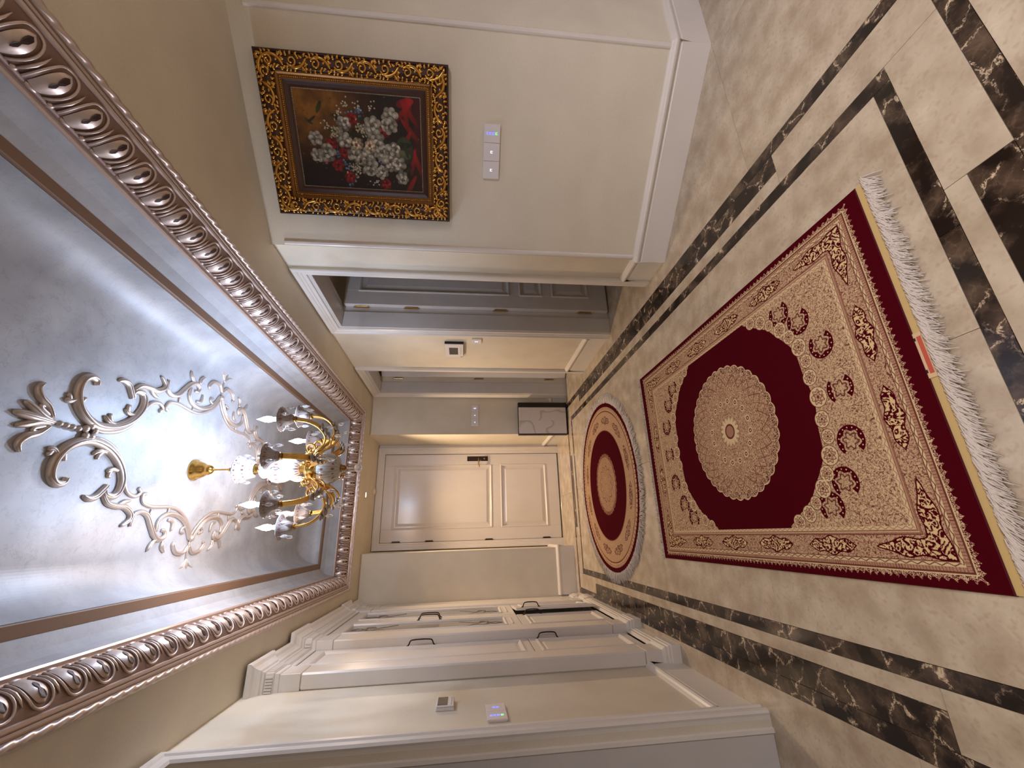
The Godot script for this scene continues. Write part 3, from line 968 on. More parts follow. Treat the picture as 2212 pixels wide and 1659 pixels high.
func grey_noise(freq: float, oct: int, sd: int, w: int, h: int, warp := 0.0) -> PackedByteArray:
	var n := noise(FastNoiseLite.TYPE_SIMPLEX_SMOOTH, freq, oct, sd)
	if warp > 0.0:
		n.domain_warp_enabled = true
		n.domain_warp_amplitude = warp
		n.domain_warp_frequency = freq
	var im := n.get_image(w, h, false, false, true)
	im.convert(Image.FORMAT_L8)
	return im.get_data()

func mirrored(d: PackedByteArray, w: int, h: int) -> ImageTexture:
	var q := Image.create_from_data(w, h, false, Image.FORMAT_RGB8, d)
	var full := Image.create_empty(w * 2, h * 2, false, Image.FORMAT_RGB8)
	var r := Rect2i(0, 0, w, h)
	full.blit_rect(q, r, Vector2i(w, h))
	q.flip_x(); full.blit_rect(q, r, Vector2i(0, h))
	q.flip_y(); full.blit_rect(q, r, Vector2i(0, 0))
	q.flip_x(); full.blit_rect(q, r, Vector2i(w, 0))
	full.generate_mipmaps()
	return ImageTexture.create_from_image(full)

# 0 outside, 1 rim, 2 inside of a lobed cartouche; a along, b across
func cartouche(a: float, b: float, half: float, wid: float) -> int:
	var t: float = abs(a) / half
	if t >= 1.0: return 0
	var lim := wid * (1.0 - pow(t, 2.6)) * (0.84 + 0.16 * cos(t * 9.0))
	var m: float = lim - abs(b)
	if m < 0.0: return 0
	return 1 if m < 0.0035 or t > 0.93 else 2

func ornament(v: float, k: float, w: float) -> bool:
	return abs(fposmod(v * k, 1.0) - 0.5) < w

func rug_texture() -> ImageTexture:
	var res := 880.0
	var hx := 0.5665
	var hz := 0.8415
	var W := int(hx * res)
	var H := int(hz * res)
	var na := grey_noise(0.050, 1, 101, W, H, 14.0)
	var nb := grey_noise(0.085, 1, 102, W, H, 8.0)
	var nc := grey_noise(0.021, 2, 103, W, H, 10.0)
	var ng := grey_noise(0.5, 1, 104, W, H)
	var tabx := [0.0, 0.10, 0.19, 0.235, 0.285, 0.325, 0.385, 0.41]
	var tabz := [0.487, 0.468, 0.462, 0.432, 0.392, 0.362, 0.272, 0.235]
	var rosettes := [Vector3(0.0, 0.502, 0.036), Vector3(0.075, 0.492, 0.030), Vector3(0.135, 0.496, 0.026), Vector3(0.195, 0.482, 0.034), Vector3(0.250, 0.452, 0.028), Vector3(0.295, 0.420, 0.032), Vector3(0.338, 0.375, 0.024), Vector3(0.372, 0.335, 0.030), Vector3(0.398, 0.280, 0.028)]
	var palmettes := [Vector2(0.0, 0.590), Vector2(0.165, 0.572), Vector2(0.285, 0.510), Vector2(0.355, 0.435)]
	var d := PackedByteArray()
	d.resize(W * H * 3)
	var i := 0
	for y in H:
		var Z := (y + 0.5) / res
		for x in W:
			var X := (x + 0.5) / res
			var a := na[i] / 255.0
			var b := nb[i] / 255.0
			var c := nc[i] / 255.0
			var ex := hx - X + 0.012
			var ez := hz - Z - 0.010
			var long_side := ex < ez
			var de := ex if long_side else ez
			var s := Z if long_side else X
			var col := CRIMSON
			if de < 0.027:
				col = CRIMSON
			elif de < 0.049:
				var sc: float = 0.0275 + 0.010 * abs(sin(s * PI / 0.021))
				if de > sc and ornament(b + sin(s * 300.0) * 0.08, 4.0, 0.27): col = CREAM
				elif de > 0.045: col = CREAM
			elif de < 0.053:
				col = BROWN
			elif de < 0.064:
				col = ROSE if ornament(b, 6.0, 0.3) else lerp3(CREAM, ROSE, 0.6)
				if abs(sin(s * PI / 0.008)) < 0.25: col = BROWN
			elif de < 0.074:
				col = CREAM
				if abs(de - 0.069 - 0.0028 * sin(s * TAU / 0.03)) < 0.0012: col = BROWN
			elif de < 0.076:
				col = BROWN
			elif de < 0.138:
				# main border
				var ground := lerp3(CREAM, ROSE, 0.18 + 0.35 * c)
				col = ground
				if ornament(a, 2.4, 0.085): col = BROWN
				elif ornament(b, 1.5, 0.10): col = lerp3(ROSE, BROWN, 0.3)
				elif ornament(a + 0.2, 2.4, 0.10): col = lerp3(CREAM, ROSE, 0.55)
				var k := 0
				var bm := de - 0.107
				if long_side and Z < 0.53:
					k = cartouche(fposmod(Z + 0.0, 0.262) - 0.131, bm, 0.095, 0.031)
				elif not long_side and X < 0.26:
					k = cartouche(X - 0.131, bm, 0.096, 0.031)
				if X > 0.29 and Z > 0.54:
					# corner piece bent round both sides
					var px := hx - 0.095 - X
					var pz := hz - 0.117 - Z
					var along := px if not long_side else pz
					var across := bm
					var t: float = clampf(along / 0.175, 0.0, 1.0)
					var lim := 0.031 * (1.0 - pow(t, 3.0)) * (0.86 + 0.14 * cos(t * 12.0))
					if along < 0.175 and along > -0.04:
						var mm: float = lim - abs(across)
						if along < 0.0: mm = min(mm, 0.034 + along * 0.75)
						if mm > 0.0: k = 1 if mm < 0.0035 else 2
				if k == 1: col = CRIMSON
				elif k == 2:
					col = CRIMSON
					if ornament(a, 1.9, 0.19) or ornament(c, 3.0, 0.08): col = lerp3(CREAM, Vector3(214, 188, 130), 0.5)
			elif de < 0.140:
				col = BROWN
			elif de < 0.151:
				col = ROSE if ornament(b, 6.0, 0.28) else lerp3(ROSE, BROWN, 0.4)
				if abs(de - 0.1455) < 0.0007: col = CREAM
			elif de < 0.162:
				col = CREAM
				if abs(de - 0.1565 - 0.003 * sin(s * TAU / 0.024)) < 0.0012: col = ROSE
			else:
				var r := sqrt(X * X + Z * Z)
				var ang := atan2(Z, X)
				var lobe: float = abs(sin(ang * 18.0))
				if r < 0.292 + 0.010 * lobe:
					if r > 0.264 + 0.006 * lobe:
						col = CRIMSON
						if ornament(b + lobe * 0.15, 3.0, 0.26) or r > 0.289 + 0.008 * lobe: col = CREAM
					else:
						col = lerp3(CREAM, ROSE, 0.1 + 0.25 * c)
						if ornament(a, 2.6, 0.09) or ornament(b, 1.6, 0.08): col = lerp3(ROSE, BROWN, 0.75)
						elif ornament(a + 0.15, 2.6, 0.12): col = ROSE
						# star outlines
						var st1: float = 0.205 + 0.055 * abs(fposmod(ang / TAU * 16.0, 1.0) * 2.0 - 1.0)
						if abs(r - st1) < 0.0022: col = BROWN
						var st2: float = 0.205 + 0.055 * abs(fposmod(ang / TAU * 16.0 + 0.5, 1.0) * 2.0 - 1.0)
						if abs(r - st2) < 0.0018: col = lerp3(BROWN, ROSE, 0.3)
						var da: float = (fposmod(ang / TAU * 16.0, 1.0) - 0.5) * TAU / 16.0 * r
						var fl := Vector2(da, r - 0.138).length()
						if fl < 0.014: col = CREAM
						if fl < 0.009: col = BROWN
						if fl < 0.004: col = CREAM
						if r < 0.075 and r > 0.03 and abs(sin(ang * 8.0)) * 0.02 + 0.045 > r: col = CREAM
						if abs(r - 0.030) < 0.004: col = BROWN
						elif r < 0.026: col = ROSE
				else:
					var zb := 0.235
					for k in 7:
						if X >= tabx[k] and X < tabx[k + 1]:
							zb = lerpf(tabz[k], tabz[k + 1], (X - tabx[k]) / (tabx[k + 1] - tabx[k]))
					var m: float = Z - zb
					# big rosettes set along the edge of the field make its scalloped outline
					var near := 1.0
					var rad := 0.03
					var turn := 0.0
					for q in rosettes:
						var dd: float = Vector2(X - q.x, Z - q.y).length() - q.z
						if dd < near:
							near = dd
							rad = q.z
							turn = atan2(Z - q.y, X - q.x)
					if m < 0.0 and near > 0.0: col = CRIMSON
					else:
						col = lerp3(CREAM, ROSE, 0.2 * c)
						if ornament(a, 2.2, 0.07): col = lerp3(ROSE, BROWN, 0.7)
						elif ornament(b, 1.3, 0.08): col = lerp3(ROSE, BROWN, 0.3)
						elif ornament(a + 0.22, 2.2, 0.08): col = lerp3(CREAM, ROSE, 0.6)
						elif ornament(c, 3.0, 0.03): col = BROWN
						if near < 0.0:
							var fr := 1.0 + near / rad
							col = CREAM
							if fr > 0.90: col = BROWN if near > -0.0022 else CREAM
							elif abs(fr - 0.62 - 0.10 * sin(turn * 8.0)) < 0.06: col = lerp3(ROSE, BROWN, 0.6)
							elif abs(fr - 0.36 - 0.08 * sin(turn * 5.0)) < 0.07: col = lerp3(ROSE, BROWN, 0.4)
							elif fr < 0.16: col = BROWN
							elif fr < 0.6 and ornament(b, 2.0, 0.12): col = ROSE
						else:
							# palmettes ringed with crimson buds, one row further out
							for q in palmettes:
								var pv := Vector2(X - q.x, Z - q.y)
								var pl := pv.length()
								if pl < 0.052:
									var pa := pv.angle()
									var bud: float = abs(fposmod(pa / TAU * 15.0, 1.0) - 0.5) * TAU / 15.0 * 0.042
									var bd := Vector2(bud, pl - 0.041).length()
									if pl < 0.033 + 0.004 * sin(pa * 6.0):
										col = lerp3(CREAM, ROSE, 0.25)
										if abs(pl - 0.022 - 0.005 * sin(pa * 6.0)) < 0.003 or ornament(b, 3.0, 0.12): col = BROWN
									elif sin(pa - 1.57) > -0.75:
										if bd < 0.0055: col = CREAM if bd < 0.0025 else CRIMSON
										elif pl < 0.049: col = CRIMSON
			var g := 0.93 + 0.14 * ng[i] / 255.0
			d[i * 3] = int(clampf(col.x * g, 0, 255)); d[i * 3 + 1] = int(clampf(col.y * g, 0, 255)); d[i * 3 + 2] = int(clampf(col.z * g, 0, 255))
			i += 1
	return mirrored(d, W, H)

func round_texture() -> ImageTexture:
	var R := 0.69
	var res := 640.0
	var W := int(R * res)
	var na := grey_noise(0.065, 1, 201, W, W, 10.0)
	var nb := grey_noise(0.11, 1, 202, W, W, 6.0)
	var ng := grey_noise(0.5, 1, 204, W, W)
	var d := PackedByteArray()
	d.resize(W * W * 3)
	var i := 0
	for y in W:
		for x in W:
			var X := (x + 0.5) / res
			var Z := (y + 0.5) / res
			var r := sqrt(X * X + Z * Z)
			var ang := atan2(Z, X)
			var a := na[i] / 255.0
			var b := nb[i] / 255.0
			var col := CRIMSON
			if r < 0.246 + 0.008 * abs(sin(ang * 16.0)):
				col = lerp3(CREAM, ROSE, 0.3)
				if ornament(a, 5.0, 0.14) or ornament(b, 4.0, 0.12): col = lerp3(ROSE, BROWN, 0.5)
				if r > 0.222 and ornament(b, 3.0, 0.2): col = CRIMSON
				if abs(r - 0.12 - 0.03 * abs(sin(ang * 6.0))) < 0.003: col = BROWN
			elif r < 0.445: col = CRIMSON
			elif r < 0.452: col = BROWN
			elif r < 0.468: col = lerp3(ROSE, CREAM, 0.4)
			elif r < 0.61:
				col = lerp3(CREAM, ROSE, 0.3)
				if ornament(a, 5.0, 0.12) or ornament(b, 3.0, 0.1): col = ROSE
				var al := (fposmod(ang / TAU * 12.0, 1.0) - 0.5) * TAU / 12.0 * 0.535
				var k := cartouche(al, r - 0.535, 0.105, 0.036)
				if k == 1: col = CRIMSON
				elif k == 2: col = CREAM if ornament(a, 3.2, 0.24) else CRIMSON
			elif r < 0.618: col = BROWN
			elif r < 0.652:
				col = ROSE if ornament(b, 5.0, 0.25) else CREAM
				if r > 0.63 and abs(sin(ang * 60.0)) < 0.35: col = lerp3(ROSE, CRIMSON, 0.5)
			var g := 0.93 + 0.14 * ng[i] / 255.0
			d[i * 3] = int(clampf(col.x * g, 0, 255)); d[i * 3 + 1] = int(clampf(col.y * g, 0, 255)); d[i * 3 + 2] = int(clampf(col.z * g, 0, 255))
			i += 1
	return mirrored(d, W, W)

func pile_mat(t: Texture2D) -> StandardMaterial3D:
	var m := mat(Color.WHITE, 0.95)
	m.albedo_texture = t
	m.metallic_specular = 0.15
	m.texture_filter = BaseMaterial3D.TEXTURE_FILTER_LINEAR_WITH_MIPMAPS_ANISOTROPIC
	return m

func strand(st: SurfaceTool, a: Vector3, dir: Vector3, len: float, w: float, wob: float) -> void:
	var side := Vector3(-dir.z, 0, dir.x)
	var pts := []
	var bend := rng.randf_range(-wob, wob)
	var lift := rng.randf_range(0.001, 0.009)
	for i in 4:
		var t := i / 3.0
		pts.append(a + dir * (len * t) + side * (bend * t * t + rng.randf_range(-0.003, 0.003) * t) + Vector3(0, lift * sin(PI * (0.15 + 0.8 * t)) + 0.0015, 0))
	tube(st, pts, [w, w, w * 0.9, w * 0.35], 3, Vector3.ZERO, 1.0, false)

func make_rug() -> void:
	var hx := 0.5665
	var hz := 0.8415
	var rug := thing("rug", "rectangular crimson and cream patterned rug with central medallion and white fringe", "rug", Vector3(0.408, 0.0, -1.727))
	var n := noise(FastNoiseLite.TYPE_SIMPLEX_SMOOTH, 1.6, 2, 77)
	var st := begin(true)
	var nx := 24
	var nz := 34
	var at := func(i: int, k: int) -> Vector3:
		var x := -hx + 2 * hx * i / nx
		var z := -hz + 2 * hz * k / nz
		return Vector3(x, 0.0085 + 0.0012 * n.get_noise_2d(x * 2, z * 2), z)
	for i in nx:
		for k in nz:
			for e in [[0, 0], [1, 0], [1, 1], [0, 0], [1, 1], [0, 1]]:
				st.set_uv(Vector2(float(i + e[0]) / nx, float(k + e[1]) / nz))
				st.add_vertex(at.call(i + e[0], k + e[1]))
	part(st, "pile", pile_mat(rug_texture()), rug)
	st = begin()
	ring(st, -hx, -hz, hx, hz, [Vector2(0.0, 0.0085), Vector2(-0.002, 0.006), Vector2(-0.002, 0.0008), Vector2(0.01, 0.0005)], Transform3D(Basis(Vector3(1, 0, 0), Vector3(0, 0, 1), Vector3(0, 1, 0)), Vector3.ZERO))
	part(st, "bound_edge", M.crimson, rug)
	# flat-woven end band, a little uneven
	st = begin()
	var m := 40
	for i in m:
		var x0 := -hx + 2 * hx * i / m
		var x1 := -hx + 2 * hx * (i + 1) / m
		var w0 := 0.024 + 0.005 * n.get_noise_1d(x0 * 9)
		var w1 := 0.024 + 0.005 * n.get_noise_1d(x1 * 9)
		quad(st, Vector3(x0, 0.005, hz), Vector3(x1, 0.005, hz), Vector3(x1, 0.0045, hz + w1), Vector3(x0, 0.0045, hz + w0))
		quad(st, Vector3(x0, 0.0045, hz + w0), Vector3(x1, 0.0045, hz + w1), Vector3(x1, 0.0, hz + w1 + 0.001), Vector3(x0, 0.0, hz + w0 + 0.001))
	part(st, "woven_end_band", M.kilim, rug)
	st = begin(true)
	for i in 1500:
		var x := -hx + 2 * hx * i / 1500.0 + 0.02 + rng.randf_range(-0.002, 0.002)
		strand(st, Vector3(x, 0.003, hz + 0.025 + rng.randf_range(-0.002, 0.004)), Vector3(rng.randf_range(-2.6, -0.6), 0, 1).normalized(), rng.randf_range(0.045, 0.070), 0.0028, 0.012)
	var fr := part(st, "fringe", M.fringe, rug)
	fr.set_meta("kind", "stuff")
	st = begin(true)
	for i in 520:
		var x := -hx + 2 * hx * i / 520.0
		strand(st, Vector3(x, 0.002, -hz), Vector3(rng.randf_range(-0.35, 0.25), 0, -1).normalized(), rng.randf_range(0.03, 0.055), 0.0018, 0.02)
	fr = part(st, "fringe", M.fringe, rug)
	fr.set_meta("kind", "stuff")
	# woven label sewn to the end band
	st = begin()
	bx(st, Vector3(-0.062, 0.004, hz - 0.004), Vector3(0.066, 0.0075, hz + 0.022), 0.001)
	var lab := part(st, "woven_label", mat(srgb(206, 178, 140), 0.9), rug)
	st = begin()
	bx(st, Vector3(-0.050, 0.0075, hz + 0.008), Vector3(0.054, 0.0082, hz + 0.019), 0.0003)
	part(st, "red_patch", mat(srgb(186, 84, 66), 0.9), lab)
	for x in [-0.047, 0.044]:
		st = begin()
		bx(st, Vector3(x, 0.0076, hz - 0.002), Vector3(x + 0.009, 0.0083, hz + 0.005), 0.0002)
		part(st, "black_mark", M.black, lab)

func make_round_rug() -> void:
	var R := 0.69
	var rug := thing("round_rug", "round crimson and cream rug with grey fringe in front of the entrance door", "rug", Vector3(0.377, 0.0, -3.50))
	var st := begin(true)
	var seg := 64
	var rows := [0.0, 0.25, 0.45, 0.6, 0.69]
	for j in 4:
		for k in seg:
			var q := []
			for e in [[j, k], [j + 1, k], [j + 1, k + 1], [j, k + 1]]:
				var a: float = TAU * e[1] / seg
				var r: float = rows[e[0]]
				q.append(Vector3(cos(a) * r, 0.0085, sin(a) * r))
			for o in [0, 1, 2, 0, 2, 3]:
				st.set_uv(Vector2(0.5 + q[o].x / (2 * R), 0.5 + q[o].z / (2 * R)))
				st.add_vertex(q[o])
	part(st, "pile", pile_mat(round_texture()), rug)
	st = begin(true)
	lathe(st, [Vector2(R, 0.0085), Vector2(R + 0.003, 0.006), Vector2(R + 0.003, 0.0005)], seg)
	part(st, "bound_edge", M.crimson, rug)
	st = begin(true)
	for i in 1700:
		var a := TAU * i / 1700.0
		var o := Vector3(cos(a), 0, sin(a))
		var tw := 0.6 * sin(a * 9.0) + rng.randf_range(-0.35, 0.35)
		strand(st, o * (R - rng.randf_range(-0.002, 0.006)) + Vector3(0, 0.004, 0), (o + Vector3(-o.z, 0, o.x) * tw).normalized(), rng.randf_range(0.06, 0.092), 0.0026, 0.03)
	var fr := part(st, "fringe", M.fringe, rug)
	fr.set_meta("kind", "stuff")

# ------------------------------------------------------------------ the painting
var pc: PackedByteArray
var PW := 400
var PH := 560

func dab(u: float, v: float, ru: float, rv: float, ang: float, c: Vector3, alpha := 1.0, shade := 0.25) -> void:
	var cx := u * PW
	var cy := v * PH
	var rx := ru * PW
	var ry := rv * PW
	var m := int(max(rx, ry)) + 1
	var ca := cos(ang)
	var sa := sin(ang)
	for y in range(max(0, int(cy) - m), min(PH, int(cy) + m + 1)):
		for x in range(max(0, int(cx) - m), min(PW, int(cx) + m + 1)):
			var dx := x - cx
			var dy := y - cy
			var a := (dx * ca + dy * sa) / rx
			var b := (-dx * sa + dy * ca) / ry
			var q := a * a + b * b
			if q < 1.0:
				var k := alpha * clampf((1.0 - q) * 5.0, 0.0, 1.0)
				var f := 1.0 + shade * (a - 0.3) - shade * 0.6 * q
				var i := (y * PW + x) * 3
				pc[i] = int(clampf(lerpf(pc[i], c.x * f, k), 0, 255))
				pc[i + 1] = int(clampf(lerpf(pc[i + 1], c.y * f, k), 0, 255))
				pc[i + 2] = int(clampf(lerpf(pc[i + 2], c.z * f, k), 0, 255))

func bloom(u: float, v: float, r: float, n: int, c: Vector3, heart: Vector3) -> void:
	var o := rng.randf() * TAU
	var lean := Vector2(rng.randfn(0, 0.25), rng.randfn(0, 0.25)) * r
	for layer in 3:
		var q: float = [0.62, 0.42, 0.24][layer]
		for k in n - layer:
			var a := o + layer * 0.7 + TAU * k / (n - layer) + rng.randf_range(-0.2, 0.2)
			var tone := rng.randf_range(0.45, 0.8) + 0.12 * layer
			dab(u + lean.x * layer * 0.5 + cos(a) * r * q, v + (lean.y * layer * 0.5 + sin(a) * r * q) * PW / PH, r * 0.58 * (1.0 - 0.15 * layer), r * (0.50 - 0.08 * layer), a, c * tone, 0.95, 0.55)
			dab(u + lean.x * layer * 0.5 + cos(a) * r * (q + 0.12), v + (lean.y * layer * 0.5 + sin(a) * r * (q + 0.12)) * PW / PH, r * 0.22, r * 0.06, a, c * min(1.0, tone + 0.35), 0.5, 0.2)
	dab(u + lean.x, v + lean.y * PW / PH, r * 0.24, r * 0.22, 0, heart, 0.85, 0.3)

func painting_texture() -> ImageTexture:
	rng.seed = 99
	pc = PackedByteArray()
	pc.resize(PW * PH * 3)
	var cloud := grey_noise(0.012, 3, 301, PW, PH)
	for y in PH:
		for x in PW:
			var u := float(x) / PW
			var v := float(y) / PH
			var glow := clampf(1.35 - Vector2((u - 0.92) * 1.5, (v - 0.10) * 1.9).length() * 1.25, 0.0, 1.0)
			var col := lerp3(Vector3(24, 10, 8), Vector3(132, 86, 30), glow * (0.55 + 0.7 * cloud[y * PW + x] / 255.0))
			var i := (y * PW + x) * 3
			pc[i] = int(col.x); pc[i + 1] = int(col.y); pc[i + 2] = int(col.z)
	# red cloth on the table
	dab(0.5, 0.99, 0.7, 0.09, 0, Vector3(60, 6, 8))
	for k in 9: dab(rng.randf_range(0.05, 0.95), rng.randf_range(0.84, 0.97), 0.16, 0.03, rng.randf_range(-0.9, 0.9), Vector3(150, 14, 18), 0.8)
	dab(0.93, 0.87, 0.11, 0.05, 1.3, Vector3(170, 20, 22), 0.8)
	# glass vase
	dab(0.44, 0.85, 0.16, 0.11, 0, Vector3(52, 56, 40))
	dab(0.40, 0.84, 0.05, 0.09, 0.2, Vector3(110, 112, 78), 0.7)
	dab(0.50, 0.86, 0.03, 0.08, -0.2, Vector3(20, 24, 18), 0.7)
	# leaves and stems
	for k in 90:
		dab(0.5 + rng.randfn(0.0, 0.2), 0.5 + rng.randfn(0.0, 0.17), rng.randf_range(0.04, 0.09), rng.randf_range(0.012, 0.026), rng.randf() * TAU, Vector3(34, 46, 22) * rng.randf_range(0.5, 1.3), 0.8)
	for k in 110:
		dab(0.5 + rng.randfn(0.0, 0.23), 0.42 + rng.randfn(0.0, 0.2), 0.012, 0.006, rng.randf() * TAU, Vector3(120, 112, 80) * rng.randf_range(0.4, 1.1), 0.7)
	var place := func(x: float, y: float) -> Vector2: return Vector2((1235.0 - y) / 630.0, (x - 610.0) / 790.0)
	for p in [[960, 735], [850, 1010], [895, 1075], [1120, 1030], [925, 1190], [1000, 720]]:
		var q: Vector2 = place.call(p[0], p[1])
		for k in 12: dab(q.x + rng.randfn(0, 0.03), q.y + rng.randfn(0, 0.022), 0.013, 0.013, 0, Vector3(110, 140, 178) * rng.randf_range(0.6, 1.1), 0.9)
	for p in [[930, 690], [1000, 690], [1090, 690], [885, 730], [790, 820], [1090, 1180]]:
		var q: Vector2 = place.call(p[0], p[1])
		for k in 9: dab(q.x + rng.randfn(0, 0.03), q.y + rng.randfn(0, 0.022), 0.010, 0.010, 0, Vector3(206, 200, 180), 0.9)
	for p in [[960, 775], [820, 940], [895, 995], [845, 1075], [1155, 835], [915, 1155], [1145, 1190]]:
		var q: Vector2 = place.call(p[0], p[1])
		bloom(q.x, q.y, 0.062, 6, Vector3(168, 26, 28), Vector3(70, 8, 10))
	var pk: Vector2 = place.call(770, 1045)
	bloom(pk.x, pk.y, 0.045, 6, Vector3(190, 96, 120), Vector3(120, 40, 60))
	for p in [[1020, 830], [960, 1100], [860, 860]]:
		var q: Vector2 = place.call(p[0], p[1])
		for k in 40: dab(q.x + rng.randfn(0, 0.035), q.y + rng.randfn(0, 0.026), 0.016, 0.009, rng.randf() * TAU, Vector3(204, 190, 158) * rng.randf_range(0.7, 1.05), 0.9)
	for p in [[1200, 740], [1085, 805], [905, 805], [1195, 800], [900, 910], [720, 910], [1130, 970], [1205, 960], [1040, 1005], [960, 1000], [1125, 1110], [1180, 1045], [1260, 1140], [1050, 1075], [1100, 890], [720, 1020], [785, 1000], [1240, 1050]]:
		var q: Vector2 = place.call(p[0], p[1])
		bloom(q.x, q.y, rng.randf_range(0.066, 0.092), 6, Vector3(205, 198, 178), Vector3(104, 100, 74))
	for p in [[980, 930], [1065, 935]]:
		var q: Vector2 = place.call(p[0], p[1])
		bloom(q.x, q.y, 0.06, 7, Vector3(226, 206, 170), Vector3(150, 60, 50))
	var t := tex_of(pc, PW, PH)
	rng.seed = 1234
	return t

func make_painting() -> void:
	var w := 0.705
	var h := 0.885
	var dir := (OBL_B - OBL_A).normalized()
	var at: Vector3 = OBL_A + dir * 0.533 + Vector3(-0.7222, 0, 0.6917) * 0.002
	var p := thing("framed_painting", "still life of white and red flowers in a wide carved gold frame", "painting", at + Vector3(0, 1.297, 0), atan2(-0.7222, 0.6917))
	var tilt := Transform3D(Basis(Vector3(1, 0, 0), 0.012), Vector3.ZERO)
	var x0 := -w * 0.5
	var st := begin()
	ring(st, x0, 0, -x0, h, [Vector2(0.004, 0), Vector2(0, 0.004), Vector2(0, 0.028), Vector2(0.004, 0.032), Vector2(0.011, 0.032), Vector2(0.013, 0.028)], tilt)
	part(st, "outer_edge", M.mahogany, p)
	st = begin()
	ring(st, x0, 0, -x0, h, [Vector2(0.013, 0.028), Vector2(0.016, 0.034), Vector2(0.030, 0.044), Vector2(0.052, 0.046), Vector2(0.070, 0.038), Vector2(0.077, 0.028)], tilt)
	part(st, "carved_ground", M.liner, p)
	st = begin()
	ring(st, x0, 0, -x0, h, [Vector2(0.077, 0.028), Vector2(0.078, 0.032), Vector2(0.086, 0.033), Vector2(0.093, 0.026), Vector2(0.094, 0.022), Vector2(0.106, 0.022), Vector2(0.107, 0.026), Vector2(0.110, 0.026), Vector2(0.111, 0.020)], tilt)
	part(st, "gold_fillet", M.gold_flat, p)
	st = begin()
	ring(st, x0, 0, -x0, h, [Vector2(0.111, 0.020), Vector2(0.116, 0.017), Vector2(0.128, 0.011), Vector2(0.138, 0.010)], tilt)
	part(st, "dark_liner", M.liner, p)
	var rows := [[0.100, 0.0225, 0.0045, 0.0085, M.gold, "bead_row"], [0.1405, 0.0105, 0.0030, 0.0066, M.silver_bead, "inner_bead_row"]]
	for r in rows:
		st = begin(true)
		var d: float = r[0]
		for s in 4:
			var a: Vector2 = [Vector2(x0 + d, d), Vector2(-x0 - d, d), Vector2(-x0 - d, h - d), Vector2(x0 + d, h - d)][s]
			var b: Vector2 = [Vector2(-x0 - d, d), Vector2(-x0 - d, h - d), Vector2(x0 + d, h - d), Vector2(x0 + d, d)][s]
			var n := int((b - a).length() / r[3])
			for k in n:
				var q := a.lerp(b, (k + 0.5) / n)
				ball(st, tilt * Vector3(q.x, q.y, r[1]), Vector3.ONE * r[2], 6, 3)
		part(st, r[5], r[4], p).set_meta("kind", "stuff")
	# carved acanthus scrolls
	var unit := acanthus()
	var c := 0.046
	for s in 4:
		var n := 6 if s % 2 == 0 else 8
		var len := (w if s % 2 == 0 else h) - 0.05
		for k in n:
			var o := -len * 0.5 + len * (k + 0.5) / n
			var flip := 1.0 if k % 2 == 0 else -1.0
			var pos: Vector3 = [Vector3(o, c, 0.045), Vector3(-x0 - c, h * 0.5 + o, 0.045), Vector3(o, h - c, 0.045), Vector3(x0 + c, h * 0.5 + o, 0.045)][s]
			var b := Basis(Vector3(0, 0, 1), s * PI / 2).scaled_local(Vector3(len / n / 0.105, flip, 1))
			put(unit, "carved_scroll", p, tilt * Transform3D(b, pos))
	st = begin()
	var d2 := 0.138
	for e in [[0, 0], [1, 0], [1, 1], [0, 0], [1, 1], [0, 1]]:
		st.set_uv(Vector2(e[0], 1.0 - e[1]))
		st.add_vertex(tilt * Vector3(lerpf(x0 + d2, -x0 - d2, e[0]), lerpf(d2, h - d2, e[1]), 0.010))
	var cm := mat(Color.WHITE, 0.38)
	cm.albedo_texture = painting_texture()
	part(st, "canvas", cm, p)
	box_part(Vector3(x0 + 0.01, 0.01, 0.0), Vector3(-x0 - 0.01, h - 0.01, 0.007), "backing_board", M.board, p)

